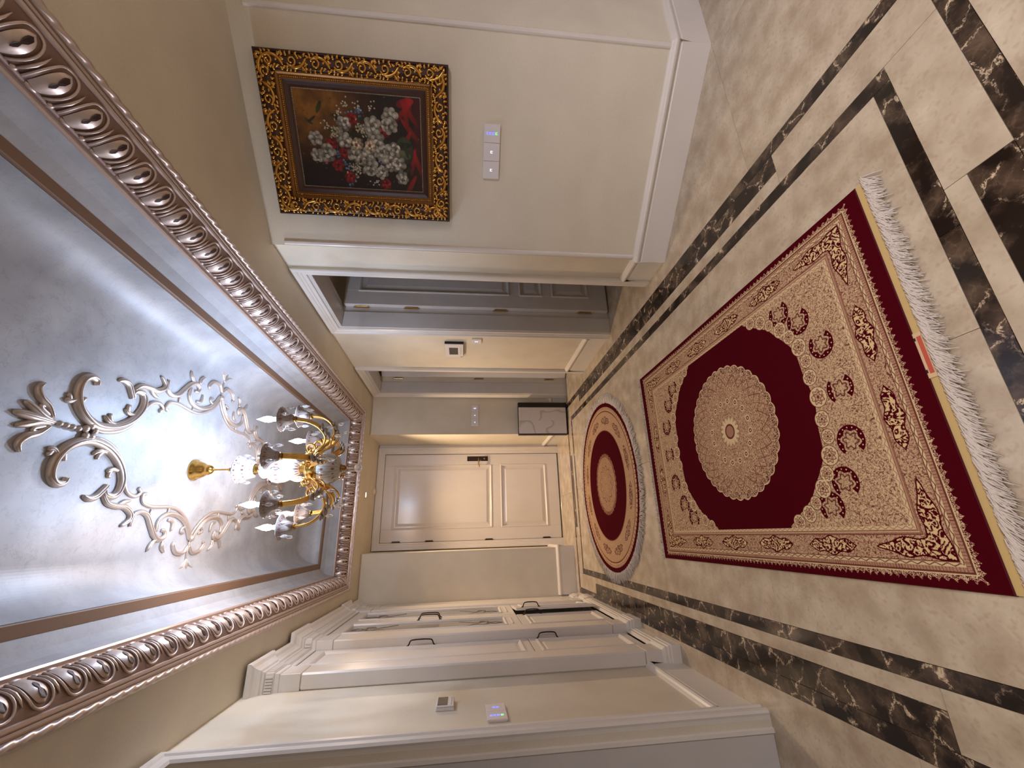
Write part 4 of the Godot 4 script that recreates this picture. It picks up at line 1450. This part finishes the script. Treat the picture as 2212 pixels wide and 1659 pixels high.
# one C-scroll with leaves, 0.105 long, lying in xy
func acanthus() -> ArrayMesh:
	var st := begin(true)
	var pts := []
	var rad := []
	for i in 20:
		var t := i / 19.0
		var a := 0.4 + t * TAU * 1.25
		var r := 0.022 * (1.0 - 0.72 * t)
		pts.append(Vector3(0.012 + cos(a) * r, -0.002 + sin(a) * r, 0.001 + 0.004 * t))
		rad.append(0.0062 * (1.0 - 0.35 * t))
	tube(st, pts, rad, 6)
	tube(st, catmull([Vector3(-0.055, -0.018, 0), Vector3(-0.035, 0.010, 0.002), Vector3(-0.010, 0.022, 0.002), Vector3(0.012, 0.022, 0.001), Vector3(0.034, 0.010, 0)], 4), [0.003, 0.005, 0.006, 0.0065, 0.007, 0.007, 0.007, 0.007, 0.007, 0.0068, 0.0066, 0.0062, 0.0058, 0.005, 0.0044, 0.0036, 0.003], 6)
	for l in [[-0.042, -0.002, 2.2, 0.020], [-0.030, 0.014, 1.9, 0.020], [-0.022, -0.012, -1.0, 0.022], [-0.038, -0.018, -0.4, 0.018], [0.042, 0.016, 0.6, 0.020], [0.044, -0.006, -0.5, 0.022], [0.030, -0.020, -1.2, 0.018], [0.0, 0.026, 1.3, 0.012], [0.018, 0.027, 1.0, 0.012], [-0.010, -0.022, -1.8, 0.016], [0.05, 0.004, 0.1, 0.014], [-0.05, 0.016, 1.2, 0.018], [-0.046, -0.020, -1.9, 0.016], [0.036, 0.024, 1.5, 0.014], [0.012, -0.024, -1.5, 0.016], [0.046, -0.022, -1.0, 0.018], [-0.018, 0.004, 2.6, 0.018], [-0.034, 0.026, 2.6, 0.016], [0.026, 0.016, 0.2, 0.018]]:
		var p0 := Vector3(l[0], l[1], 0)
		var dr := Vector3(cos(l[2]), sin(l[2]), 0)
		var sd := Vector3(-dr.y, dr.x, 0)
		tube(st, catmull([p0, p0 + dr * l[3] * 0.4 + sd * 0.003, p0 + dr * l[3] * 0.8 + sd * 0.001, p0 + dr * l[3] - sd * 0.003], 2), [0.0025, 0.0055, 0.0066, 0.0060, 0.0046, 0.0030, 0.0016], 5, Vector3(0, 0, 1), 0.7)
	return mesh_of(st, M.gold)

# ------------------------------------------------------------------ plaster ornament on the tray ceiling
func make_medallion() -> void:
	var o := thing("ceiling_ornament", "champagne plaster scrollwork wreath with flowers on the silver tray ceiling", "ceiling ornament", Vector3(0.42, TRAY, -2.52))
	# traced strokes of one quarter: [points (sideways, lengthways), widest radius, start radius, end radius]
	var strokes := [
		[[0.180, 0.812, 0.199, 0.822, 0.202, 0.849, 0.181, 0.875, 0.145, 0.883, 0.109, 0.875, 0.073, 0.851, 0.045, 0.810, 0.030, 0.758, 0.039, 0.693, 0.066, 0.635, 0.106, 0.589, 0.152, 0.562, 0.195, 0.560, 0.224, 0.581, 0.222, 0.618, 0.206, 0.631, 0.195, 0.618], 0.020, 0.011, 0.007],
		[[0.018, 0.773, 0.016, 0.710, 0.041, 0.634, 0.094, 0.577, 0.154, 0.546, 0.200, 0.512, 0.214, 0.463, 0.196, 0.435, 0.178, 0.453], 0.009, 0.006, 0.009],
		[[0.187, 0.626, 0.210, 0.644, 0.235, 0.667, 0.243, 0.696, 0.234, 0.722], 0.014, 0.012, 0.004],
		[[0.223, 0.631, 0.253, 0.601, 0.262, 0.551, 0.262, 0.506, 0.285, 0.466, 0.310, 0.460, 0.332, 0.484, 0.338, 0.499], 0.014, 0.009, 0.004],
		[[0.197, 0.399, 0.208, 0.417, 0.236, 0.404, 0.250, 0.355, 0.249, 0.294, 0.245, 0.220, 0.255, 0.147, 0.296, 0.070, 0.347, 0.018, 0.388, -0.005], 0.008, 0.008, 0.006],
		[[0.340, 0.445, 0.296, 0.442, 0.277, 0.402, 0.290, 0.360, 0.331, 0.324, 0.374, 0.286, 0.394, 0.245, 0.381, 0.211, 0.357, 0.216, 0.353, 0.239], 0.014, 0.005, 0.007],
		[[0.360, 0.273, 0.313, 0.275, 0.280, 0.229, 0.279, 0.161, 0.304, 0.092, 0.347, 0.044, 0.396, 0.012], 0.012, 0.006, 0.008],
		[[0.426, 0.006, 0.461, 0.038, 0.455, 0.100, 0.420, 0.131, 0.407, 0.119], 0.011, 0.007, 0.005],
		[[0.285, 0.342, 0.262, 0.336], 0.006, 0.005, 0.005],
		[[0.276, 0.219, 0.248, 0.221], 0.006, 0.005, 0.005],
		[[0.391, 0.256, 0.413, 0.288, 0.445, 0.303], 0.010, 0.006, 0.003],
		[[0.401, 0.210, 0.428, 0.211, 0.454, 0.183], 0.010, 0.006, 0.003],
		[[0.304, 0.209, 0.314, 0.171, 0.356, 0.167], 0.009, 0.006, 0.004],
		[[0.333, 0.049, 0.341, 0.084, 0.359, 0.089, 0.366, 0.062], 0.008, 0.005, 0.004],
		[[0.065, 0.629, 0.057, 0.686, 0.062, 0.716, 0.078, 0.735], 0.011, 0.007, 0.005],
		[[0.057, 0.686, 0.079, 0.708, 0.094, 0.709], 0.009, 0.006, 0.005],
		[[0.121, 0.584, 0.120, 0.624, 0.133, 0.647], 0.010, 0.007, 0.006],
		[[0.120, 0.624, 0.146, 0.634, 0.150, 0.621], 0.009, 0.006, 0.005],
		[[0.109, 0.871, 0.090, 0.897, 0.091, 0.918], 0.011, 0.007, 0.006],
		[[0.090, 0.897, 0.106, 0.906, 0.110, 0.916], 0.009, 0.006, 0.005],
		[[0.078, 0.855, 0.106, 0.848, 0.121, 0.838], 0.008, 0.006, 0.003],
		[[0.262, 0.547, 0.241, 0.513, 0.235, 0.481], 0.009, 0.006, 0.005],
		[[0.005, 0.936, 0.012, 0.980, 0.030, 1.020, 0.042, 1.050], 0.014, 0.006, 0.004],
		[[0.014, 0.937, 0.048, 0.968, 0.068, 1.004, 0.096, 1.022, 0.120, 1.006], 0.014, 0.007, 0.004],
		[[0.020, 0.950, 0.034, 0.985, 0.045, 0.990, 0.044, 0.968], 0.008, 0.005, 0.004],
	]
	for sx in [-1, 1]:
		for sz in [-1, 1]:
			for s in strokes:
				var pts := []
				var f: Array = s[0]
				for i in range(0, f.size(), 2): pts.append(Vector3(-sx * f[i], 0.0, sz * f[i + 1]))
				relief(o, "scroll", pts, s[1], s[2], s[3])
	# end flowers on the short axis
	for sx in [-1, 1]:
		for f in [[[0.489, 0, 0.519, 0, 0.548, 0, 0.592, 0], 0.014], [[0.500, 0.005, 0.528, 0.030, 0.537, 0.062, 0.556, 0.066], 0.011], [[0.500, -0.005, 0.528, -0.030, 0.537, -0.062, 0.556, -0.066], 0.011], [[0.515, 0.008, 0.552, 0.030, 0.566, 0.058], 0.010], [[0.515, -0.008, 0.552, -0.030, 0.566, -0.058], 0.010], [[0.405, 0, 0.445, 0, 0.490, 0], 0.006]]:
			var pts := []
			for i in range(0, f[0].size(), 2): pts.append(Vector3(sx * f[0][i], 0.0, f[0][i + 1]))
			relief(o, "petal", pts, f[1], 0.005, 0.004)
		var st := begin(true)
		ball(st, Vector3(sx * 0.391, -0.010, 0), Vector3(0.017, 0.014, 0.017), 12, 7)
		part(st, "knob", M.champagne, o)
	for sz in [-1, 1]:
		relief(o, "petal", [Vector3(0, 0, sz * 0.930), Vector3(0, 0, sz * 0.985), Vector3(0, 0, sz * 1.030), Vector3(0, 0, sz * 1.072)], 0.017, 0.010, 0.004)
		for b in [0.912, 0.886, 0.860, 0.834]:
			var st := begin(true)
			ball(st, Vector3(0, -0.008, sz * b), Vector3(0.011, 0.011, 0.013), 10, 6)
			part(st, "bead", M.champagne, o)
		for k in 5:
			var a := TAU * k / 5.0
			var st := begin(true)
			ball(st, Vector3(cos(a) * 0.022, -0.010, sz * 0.785 + sin(a) * 0.022), Vector3(0.015, 0.011, 0.015), 10, 6)
			part(st, "rosette_petal", M.champagne, o)
		var st2 := begin(true)
		ball(st2, Vector3(0, -0.014, sz * 0.785), Vector3(0.009, 0.009, 0.009), 10, 6)
		part(st2, "rosette_heart", M.patina, o)

func relief(parent: Node, called: String, pts: Array, wide: float, r0: float, r1: float) -> void:
	var c := catmull(pts, 5)
	var rad := []
	var n := c.size()
	for i in n:
		var t := float(i) / (n - 1)
		rad.append(lerpf(r0, r1, t) + (wide - lerpf(r0, r1, t)) * pow(sin(PI * t), 0.7))
	var st := begin(true)
	for i in n: c[i] = c[i] + Vector3(0, -0.004, 0)
	tube(st, c, rad, 10, Vector3(0, 1, 0), 0.85)
	# raised mid-rib
	var ribs := []
	for i in n: ribs.append(c[i] + Vector3(0, -rad[i] * 0.85, 0))
	var rr := []
	for i in n: rr.append(rad[i] * 0.26)
	if wide > 0.0095: tube(st, ribs, rr, 6)
	part(st, called, M.champagne, parent)

# ------------------------------------------------------------------ chandelier
func porcelain_tex(tone: Vector3) -> ImageTexture:
	var W := 256
	var H := 96
	rng.seed = 55
	var d := PackedByteArray()
	d.resize(W * H * 3)
	for y in H:
		for x in W:
			var u := float(x) / W * 16.0
			var f: float = abs(fposmod(u, 1.0) - 0.5)
			var col := tone
			if f > 0.44: col = Vector3(92, 96, 92)
			var gx := (fposmod(u, 1.0) - 0.5) * 16.0
			var gy := fposmod(float(y), 24.0) - 12.0
			var r := Vector2(gx, gy).length()
			if r < 2.6: col = Vector3(150, 78, 84)
			elif r < 4.5 and int(u) % 2 == 0: col = lerp3(tone, Vector3(110, 124, 96), 0.6)
			var i := (y * W + x) * 3
			d[i] = int(col.x); d[i + 1] = int(col.y); d[i + 2] = int(col.z)
	return tex_of(d, W, H)

func drop_mesh() -> ArrayMesh:
	var st := begin()
	lathe(st, [Vector2(0.0003, 0), Vector2(0.0035, -0.003), Vector2(0.0003, -0.007)], 6)
	lathe(st, [Vector2(0.0003, -0.009), Vector2(0.0075, -0.020), Vector2(0.0095, -0.030), Vector2(0.006, -0.046), Vector2(0.0003, -0.056)], 6)
	return mesh_of(st, M.glass)

func make_chandelier() -> void:
	var at := Vector3(0.375, TRAY, -2.43)
	var c := thing("chandelier", "brass and porcelain chandelier with eight curved arms and crystal drops", "chandelier", at)
	var y := func(v: float) -> float: return v - TRAY
	var por := mat(Color.WHITE, 0.12)
	por.albedo_texture = porcelain_tex(Vector3(222, 221, 222))
	var por_cup_shaded := mat(Color.WHITE, 0.14)
	por_cup_shaded.albedo_texture = porcelain_tex(Vector3(158, 146, 138))  # darker tone carries the shade of the cup undersides
	var por_bowl := mat(Color.WHITE, 0.12)
	por_bowl.albedo_texture = porcelain_tex(Vector3(190, 186, 178))
	var st := begin(true)
	lathe(st, [Vector2(0.0, 0.0), Vector2(0.055, 0.0), Vector2(0.056, -0.008), Vector2(0.048, -0.014), Vector2(0.046, -0.03), Vector2(0.034, -0.055), Vector2(0.026, -0.066), Vector2(0.028, -0.074), Vector2(0.020, -0.090), Vector2(0.007, -0.100), Vector2(0.0, -0.101)], 28)
	part(st, "canopy", M.brass, c)
	st = begin(true)
	tube(st, [Vector3(0, -0.099, 0), Vector3(0, y.call(2.425), 0)], [0.0045], 10)
	ball(st, Vector3(0, y.call(2.468), 0), Vector3(0.010, 0.012, 0.010), 10, 6)
	part(st, "rod", M.brass, c)
	st = begin(true)
	lathe(st, [Vector2(0.0, y.call(2.425)), Vector2(0.070, y.call(2.428)), Vector2(0.072, y.call(2.420)), Vector2(0.060, y.call(2.40)), Vector2(0.050, y.call(2.375)), Vector2(0.044, y.call(2.352)), Vector2(0.030, y.call(2.338))], 32, Vector3.ZERO, 16, 0.06)
	part(st, "upper_vase", por, c)
	st = begin(true)
	lathe(st, [Vector2(0.0, y.call(2.34)), Vector2(0.030, y.call(2.338)), Vector2(0.024, y.call(2.328)), Vector2(0.030, y.call(2.314)), Vector2(0.022, y.call(2.306)), Vector2(0.0, y.call(2.305))], 24)
	part(st, "collar", M.brass, c)
	st = begin(true)
	lathe(st, [Vector2(0.0, y.call(2.31)), Vector2(0.040, y.call(2.306)), Vector2(0.050, y.call(2.29)), Vector2(0.044, y.call(2.272)), Vector2(0.052, y.call(2.262)), Vector2(0.068, y.call(2.24)), Vector2(0.074, y.call(2.215)), Vector2(0.068, y.call(2.18)), Vector2(0.052, y.call(2.14)), Vector2(0.032, y.call(2.105)), Vector2(0.0, y.call(2.10))], 32, Vector3.ZERO, 16, 0.05)
	part(st, "urn", por, c)
	st = begin(true)
	lathe(st, [Vector2(0.0, y.call(2.104)), Vector2(0.026, y.call(2.10)), Vector2(0.022, y.call(2.085)), Vector2(0.046, y.call(2.068)), Vector2(0.066, y.call(2.064)), Vector2(0.072, y.call(2.05)), Vector2(0.064, y.call(2.035)), Vector2(0.074, y.call(2.018)), Vector2(0.066, y.call(2.006)), Vector2(0.0, y.call(2.004))], 32)
	part(st, "hub", M.brass, c)
	st = begin(true)
	lathe(st, [Vector2(0.0, y.call(2.006)), Vector2(0.062, y.call(2.004)), Vector2(0.078, y.call(1.985)), Vector2(0.082, y.call(1.958)), Vector2(0.074, y.call(1.925)), Vector2(0.052, y.call(1.898)), Vector2(0.020, y.call(1.888)), Vector2(0.0, y.call(1.887))], 32, Vector3.ZERO, 16, 0.06)
	part(st, "bowl", por_bowl, c)
	st = begin(true)
	lathe(st, [Vector2(0.0, y.call(1.89)), Vector2(0.022, y.call(1.888)), Vector2(0.016, y.call(1.878)), Vector2(0.018, y.call(1.870)), Vector2(0.008, y.call(1.860)), Vector2(0.0, y.call(1.858))], 16)
	part(st, "finial", M.brass_dark, c)
	st = begin(true)
	for b in [1.850, 1.838, 1.826]: ball(st, Vector3(0, y.call(b), 0), Vector3.ONE * 0.006, 8, 6)
	ball(st, Vector3(0, y.call(1.796), 0), Vector3(0.023, 0.024, 0.023), 14, 9)
	part(st, "crystal_ball", M.glass, c)

	var drop := drop_mesh()
	var cool := srgb(232, 240, 255)
	var warm := srgb(255, 214, 170)
	var state := [0, 1, 0, 1, 2, 0, 2, 1]      # 0 out, 1 cool white, 2 warm
	var m_cool := lamp_mat(cool, 14.0)
	var m_warm := lamp_mat(warm, 10.0)
	var m_out := mat(srgb(225, 225, 228), 0.1)
	for k in 8:
		var ang := deg_to_rad(3.0 + 45.0 * k)
		var dr := Vector3(sin(ang), 0, cos(ang))
		var sd := Vector3(cos(ang), 0, -sin(ang))
		var P := func(r: float, v: float) -> Vector3: return dr * r + Vector3(0, v - TRAY, 0)
		var path := catmull([P.call(0.062, 2.035), P.call(0.105, 2.012), P.call(0.150, 1.968), P.call(0.205, 1.948), P.call(0.258, 1.972), P.call(0.292, 2.020), P.call(0.305, 2.086)], 5)
		st = begin(true)
		for o in [-0.009, -0.003, 0.003, 0.009]:
			var pp := []
			for p in path: pp.append(p + sd * o)
			tube(st, pp, [0.0064], 6)
		# scrolled leaf above and below the arm
		var sp := []
		var sr := []
		for i in 22:
			var t := i / 21.0
			var a := PI * 1.1 - t * TAU * 1.15
			var r := 0.032 * (1.0 - 0.75 * t)
			sp.append(P.call(0.135 + cos(a) * r, 2.025 + sin(a) * r))
			sr.append(0.007 * (1.0 - 0.55 * t))
		tube(st, sp, sr, 7)
		tube(st, catmull([P.call(0.128, 2.03), P.call(0.10, 2.05), P.call(0.085, 2.075), P.call(0.098, 2.092)], 4), [0.006, 0.006, 0.006, 0.005, 0.005, 0.004, 0.004, 0.004, 0.004, 0.003, 0.003, 0.002, 0.002], 6)
		tube(st, catmull([P.call(0.10, 2.006), P.call(0.118, 1.962), P.call(0.152, 1.930), P.call(0.19, 1.918), P.call(0.205, 1.93)], 4), [0.008, 0.008, 0.008, 0.008, 0.007, 0.007, 0.007, 0.006, 0.006, 0.006, 0.005, 0.005, 0.005, 0.004, 0.004, 0.003, 0.002], 6)
		var arm := part(st, "arm", M.brass, c)
		st = begin(true)
		lathe(st, [Vector2(0.0, 2.082 - TRAY), Vector2(0.014, 2.082 - TRAY), Vector2(0.017, 2.090 - TRAY), Vector2(0.012, 2.097 - TRAY), Vector2(0.0, 2.098 - TRAY)], 12, dr * 0.305)
		part(st, "cup_collar", M.brass_dark, arm)
		st = begin(true)
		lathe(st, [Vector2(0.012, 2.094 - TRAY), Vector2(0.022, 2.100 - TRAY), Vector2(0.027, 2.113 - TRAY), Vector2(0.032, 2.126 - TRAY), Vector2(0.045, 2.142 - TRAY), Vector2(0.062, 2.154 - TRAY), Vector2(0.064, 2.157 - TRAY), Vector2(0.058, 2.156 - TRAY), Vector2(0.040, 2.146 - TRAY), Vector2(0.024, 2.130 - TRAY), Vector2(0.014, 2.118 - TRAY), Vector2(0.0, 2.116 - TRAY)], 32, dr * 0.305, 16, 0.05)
		part(st, "porcelain_cup", por_cup_shaded, arm)
		st = begin(true)
		lathe(st, [Vector2(0.0115, 2.112 - TRAY), Vector2(0.0115, 2.192 - TRAY), Vector2(0.0, 2.193 - TRAY)], 12, dr * 0.305)
		part(st, "candle_sleeve", M.candle, arm)
		# dark leaf and blossom clasped to the arm
		st = begin(true)
		for l in [[0.235, 1.956, 0.022], [0.262, 1.972, 0.018], [0.21, 1.945, 0.016]]:
			ball(st, P.call(l[0], l[1] - 0.012) + sd * 0.006, Vector3(l[2], 0.008, l[2] * 0.8), 8, 5)
			ball(st, P.call(l[0] - 0.005, l[1] - 0.018) - sd * 0.010, Vector3(l[2] * 0.7, 0.007, l[2]), 8, 5)
		part(st, "porcelain_leaves", M.porcelain_cup, arm)
		var lit: int = state[k]
		if not (k == 0):
			st = begin(true)
			lathe(st, [Vector2(0.008, 2.192 - TRAY), Vector2(0.0145, 2.208 - TRAY), Vector2(0.0172, 2.224 - TRAY), Vector2(0.0145, 2.242 - TRAY), Vector2(0.008, 2.258 - TRAY), Vector2(0.0035, 2.271 - TRAY), Vector2(0.0004, 2.281 - TRAY)], 14, dr * 0.305)
			part(st, "bulb", [m_out, m_cool, m_warm][lit], arm)
		if lit > 0:
			var L := OmniLight3D.new()
			L.name = "bulb_light"
			L.light_color = srgb(192, 216, 255) if lit == 1 else srgb(255, 220, 185)
			L.light_energy = BULB * (1.0 if lit == 1 else 0.5)
			L.light_size = 0.016
			L.omni_range = 12.0
			L.omni_attenuation = 2.0
			L.shadow_enabled = true
			arm.add_child(L, true)
			L.position = dr * 0.305 + Vector3(0, 2.226 - TRAY, 0)
		for j in 5:
			var a2 := ang + TAU * (j + 0.5) / 5.0
			put(drop, "crystal_drop", arm, Transform3D(Basis.IDENTITY, dr * 0.305 + Vector3(sin(a2) * 0.060, 2.148 - TRAY, cos(a2) * 0.060)))
		for e in [[0.205, 1.914], [0.255, 1.950]]:
			put(drop, "crystal_drop", arm, Transform3D(Basis.IDENTITY, P.call(e[0], e[1])))
	for k in 8:
		var a := deg_to_rad(25.0 + 45.0 * k)
		put(drop, "crystal_drop", c, Transform3D(Basis.IDENTITY, Vector3(sin(a) * 0.073, 2.415 - TRAY, cos(a) * 0.073)))

const BULB := 0.19

# ------------------------------------------------------------------ switches, thermostats and other small things
func glyph(parent: Node, x: float, y: float, z: float, m: Material, s := 0.005) -> void:
	var st := begin()
	bx(st, Vector3(x - s, y + s * 0.7, z), Vector3(x + s, y + s, z + 0.0006))
	bx(st, Vector3(x - s, y - s, z), Vector3(x - s * 0.7, y + s, z + 0.0006))
	bx(st, Vector3(x + s * 0.7, y - s, z), Vector3(x + s, y + s, z + 0.0006))
	part(st, "indicator", m, parent)

func switch_panel(label: String, at: Vector3, turn: float, gangs: Array, group := "") -> void:
	var n := gangs.size()
	var g := 0.0845
	var s := thing("light_switch", label, "light switch", at, turn, group)
	var x0 := -g * n * 0.5
	box_part(Vector3(x0 + 0.003, 0.003, 0.0), Vector3(-x0 - 0.003, g - 0.003, 0.006), "back_plate", M.plastic, s, 0.001)
	for i in n:
		var st := begin()
		bx(st, Vector3(x0 + g * i + 0.0006, 0, 0.004), Vector3(x0 + g * (i + 1) - 0.0006, g, 0.0115), 0.0016)
		var p := part(st, "touch_panel", M.plastic, s)
		var cx := x0 + g * (i + 0.5)
		var leds: Array = gangs[i]
		for k in leds.size():
			glyph(p, cx, g * 0.5 + (leds.size() - 1) * 0.0075 - k * 0.015, 0.0116, M[leds[k]])

func make_small_things() -> void:
	var dir := (OBL_B - OBL_A).normalized()
	var tn := atan2(-0.7222, 0.6917)
	switch_panel("three-gang white touch switch below the flower painting", OBL_A + dir * 0.533 + Vector3(0, 1.033, 0), tn, [["white_led"], ["white_led"], ["blue_led", "blue_led", "blue_led", "green_led"]])
	switch_panel("two-gang white touch switch between cupboards and left doorway", Vector3(-0.71, 1.018, -2.112), PI / 2, [["blue_led", "blue_led", "blue_led", "green_led"], ["blue_led", "blue_led"]])
	switch_panel("three-gang white touch switch above the black and white box", Vector3(1.325, 1.047, -4.741), 0.0, [["white_led"], ["white_led"], ["white_led", "white_led"]])
	switch_panel("single white touch switch beside the right wall thermostat", Vector3(1.56, 1.070, -3.215), -PI / 2, [["white_led", "white_led"]])

	# thermostats
	for t in [["white thermostat with dark screen on wall between the grey doors", Vector3(1.56, 1.222, -3.375), -PI / 2, 0.272, 0.16, 0.030, 0.04, 0.235], ["small white thermostat with dark screen above left wall switch", Vector3(-0.71, 1.238, -2.243), PI / 2, 0.112, 0.079, 0.020, 0.022, 0.075]]:
		var o := thing("thermostat", t[0], "thermostat", t[1], t[2])
		var w: float = t[3]
		var h: float = t[4]
		var d: float = t[5]
		box_part(Vector3(-w * 0.5, 0, 0), Vector3(w * 0.5, h, d - 0.008), "back_case", M.black if w > 0.2 else M.plastic, o, 0.002)
		box_part(Vector3(-w * 0.5 + 0.001, 0.001, d - 0.008), Vector3(w * 0.5 - 0.001, h - 0.001, d), "front_cover", M.plastic, o, 0.003)
		var sx := w * (0.26 if w > 0.2 else 0.42)
		box_part(Vector3(-sx, h * 0.30 if w > 0.2 else h * 0.36, d - 0.001), Vector3(sx, h * 0.78 if w > 0.2 else h * 0.92, d + 0.0012), "screen", M.screen, o, 0.0008)
		for k in 5:
			box_part(Vector3(-sx + sx * 2 * k / 5.0 + 0.003, h * 0.12, d - 0.0005), Vector3(-sx + sx * 2 * (k + 1) / 5.0 - 0.003, h * 0.20, d + 0.0016), "button", M.grey, o, 0.0005)
		if w > 0.2:
			box_part(Vector3(-w * 0.5 + 0.012, h * 0.05, d - 0.0005), Vector3(-w * 0.5 + 0.020, h * 0.17, d + 0.001), "slot", M.black, o)

	# black box with a white marbled front standing in the corner
	var b := thing("storage_box", "low black box with white marbled front standing against far wall", "box", Vector3(1.268, 0, -4.735), -0.06)
	var w := 0.385
	box_part(Vector3(-w * 0.5, 0.012, 0.03), Vector3(w * 0.5, 0.588, 0.092), "case", M.black, b, 0.003)
	var st := begin()
	bx(st, Vector3(-w * 0.5 + 0.016, 0.022, 0.088), Vector3(w * 0.5 - 0.060, 0.582, 0.097), 0.002)
	part(st, "front_panel", world_mat(vein_tex(), 0.62, 0.25), b)
	for x in [-1, 1]:
		st = begin()
		bx(st, Vector3(x * 0.15 - 0.02, 0, 0.04), Vector3(x * 0.15 + 0.02, 0.014, 0.085), 0.002)
		part(st, "foot", M.black, b)

	# round sensor on the ceiling before the entrance door
	var sn := thing("ceiling_sensor", "small round white sensor on the ceiling above the entrance door", "sensor", Vector3(0.525, SOFFIT, -5.22))
	st = begin(true)
	lathe(st, [Vector2(0.0, -0.020), Vector2(0.030, -0.018), Vector2(0.044, -0.010), Vector2(0.048, 0.0)], 24)
	part(st, "body", M.white, sn)

func vein_tex() -> ImageTexture:
	var S := 256
	var n := grey_noise(0.006, 2, 407, S, S, 8.0)
	var d := PackedByteArray()
	d.resize(S * S * 3)
	for i in S * S:
		var v: float = abs(n[i] / 255.0 - 0.5)
		var col := lerp3(Vector3(182, 170, 154), Vector3(214, 207, 200), v * 14.0)
		d[i * 3] = int(col.x); d[i * 3 + 1] = int(col.y); d[i * 3 + 2] = int(col.z)
	return tex_of(d, S, S)

# ------------------------------------------------------------------ entrance spotlight, and lamps added out of view as fill
func downlight(label: String, at: Vector3, c: Color, e: float, cone := 62.0, group := "", tilt := 0.0) -> void:
	var o := thing("downlight", label, "ceiling light", at, 0.0, group)
	var st := begin(true)
	lathe(st, [Vector2(0.040, 0.0), Vector2(0.040, -0.004), Vector2(0.030, -0.006), Vector2(0.027, -0.001)], 20)
	part(st, "trim_ring", M.white, o)
	st = begin()
	lathe(st, [Vector2(0.0, -0.002), Vector2(0.027, -0.002)], 20)
	part(st, "lens", lamp_mat(c, 6.0), o)
	var L := SpotLight3D.new()
	L.name = "beam"
	L.light_color = c
	L.light_energy = e
	L.light_size = 0.025
	L.spot_angle = cone
	L.spot_angle_attenuation = 0.8
	L.spot_range = 9.0
	L.spot_attenuation = 2.0
	L.shadow_enabled = true
	o.add_child(L)
	L.position = Vector3(0, -0.008, 0)
	L.rotation.x = -PI / 2 - tilt

func make_other_lamps() -> void:
	downlight("recessed warm spotlight in the ceiling before the entrance recess", Vector3(0.449, SOFFIT, -4.81), srgb(255, 220, 182), 2.8, 68.0, "", 0.42)
	downlight("added unseen fill spotlight in the living room ceiling towards the left doorway", Vector3(-0.15, SOFFIT, 0.05), srgb(255, 240, 226), 1.1, 64.0, "added fill downlights")  # unseen pair, added to fill the near floor and walls with light
	downlight("added unseen fill spotlight in the living room ceiling towards the painting wall", Vector3(1.05, SOFFIT, 0.05), srgb(255, 240, 226), 1.1, 64.0, "added fill downlights")
	var o := thing("added_fill_lamp", "added square fill lamp in the unseen living room", "ceiling light", Vector3(1.9, SOFFIT, 1.5))  # unseen lamp, added for cool fill from behind the camera
	box_part(Vector3(-0.36, -0.05, -0.36), Vector3(0.36, 0.0, 0.36), "housing", M.white, o, 0.01)
	box_part(Vector3(-0.33, -0.056, -0.33), Vector3(0.33, -0.049, 0.33), "diffuser", lamp_mat(srgb(228, 232, 245), 1.5), o, 0.002)
	var L := AreaLight3D.new()
	L.name = "fill_light"
	L.area_size = Vector2(0.6, 0.6)
	L.light_color = srgb(226, 224, 250)
	L.light_energy = 4.8
	L.area_range = 9.0
	L.shadow_enabled = true
	o.add_child(L)
	L.position = Vector3(0, -0.062, 0)
	L.rotation.x = -PI / 2
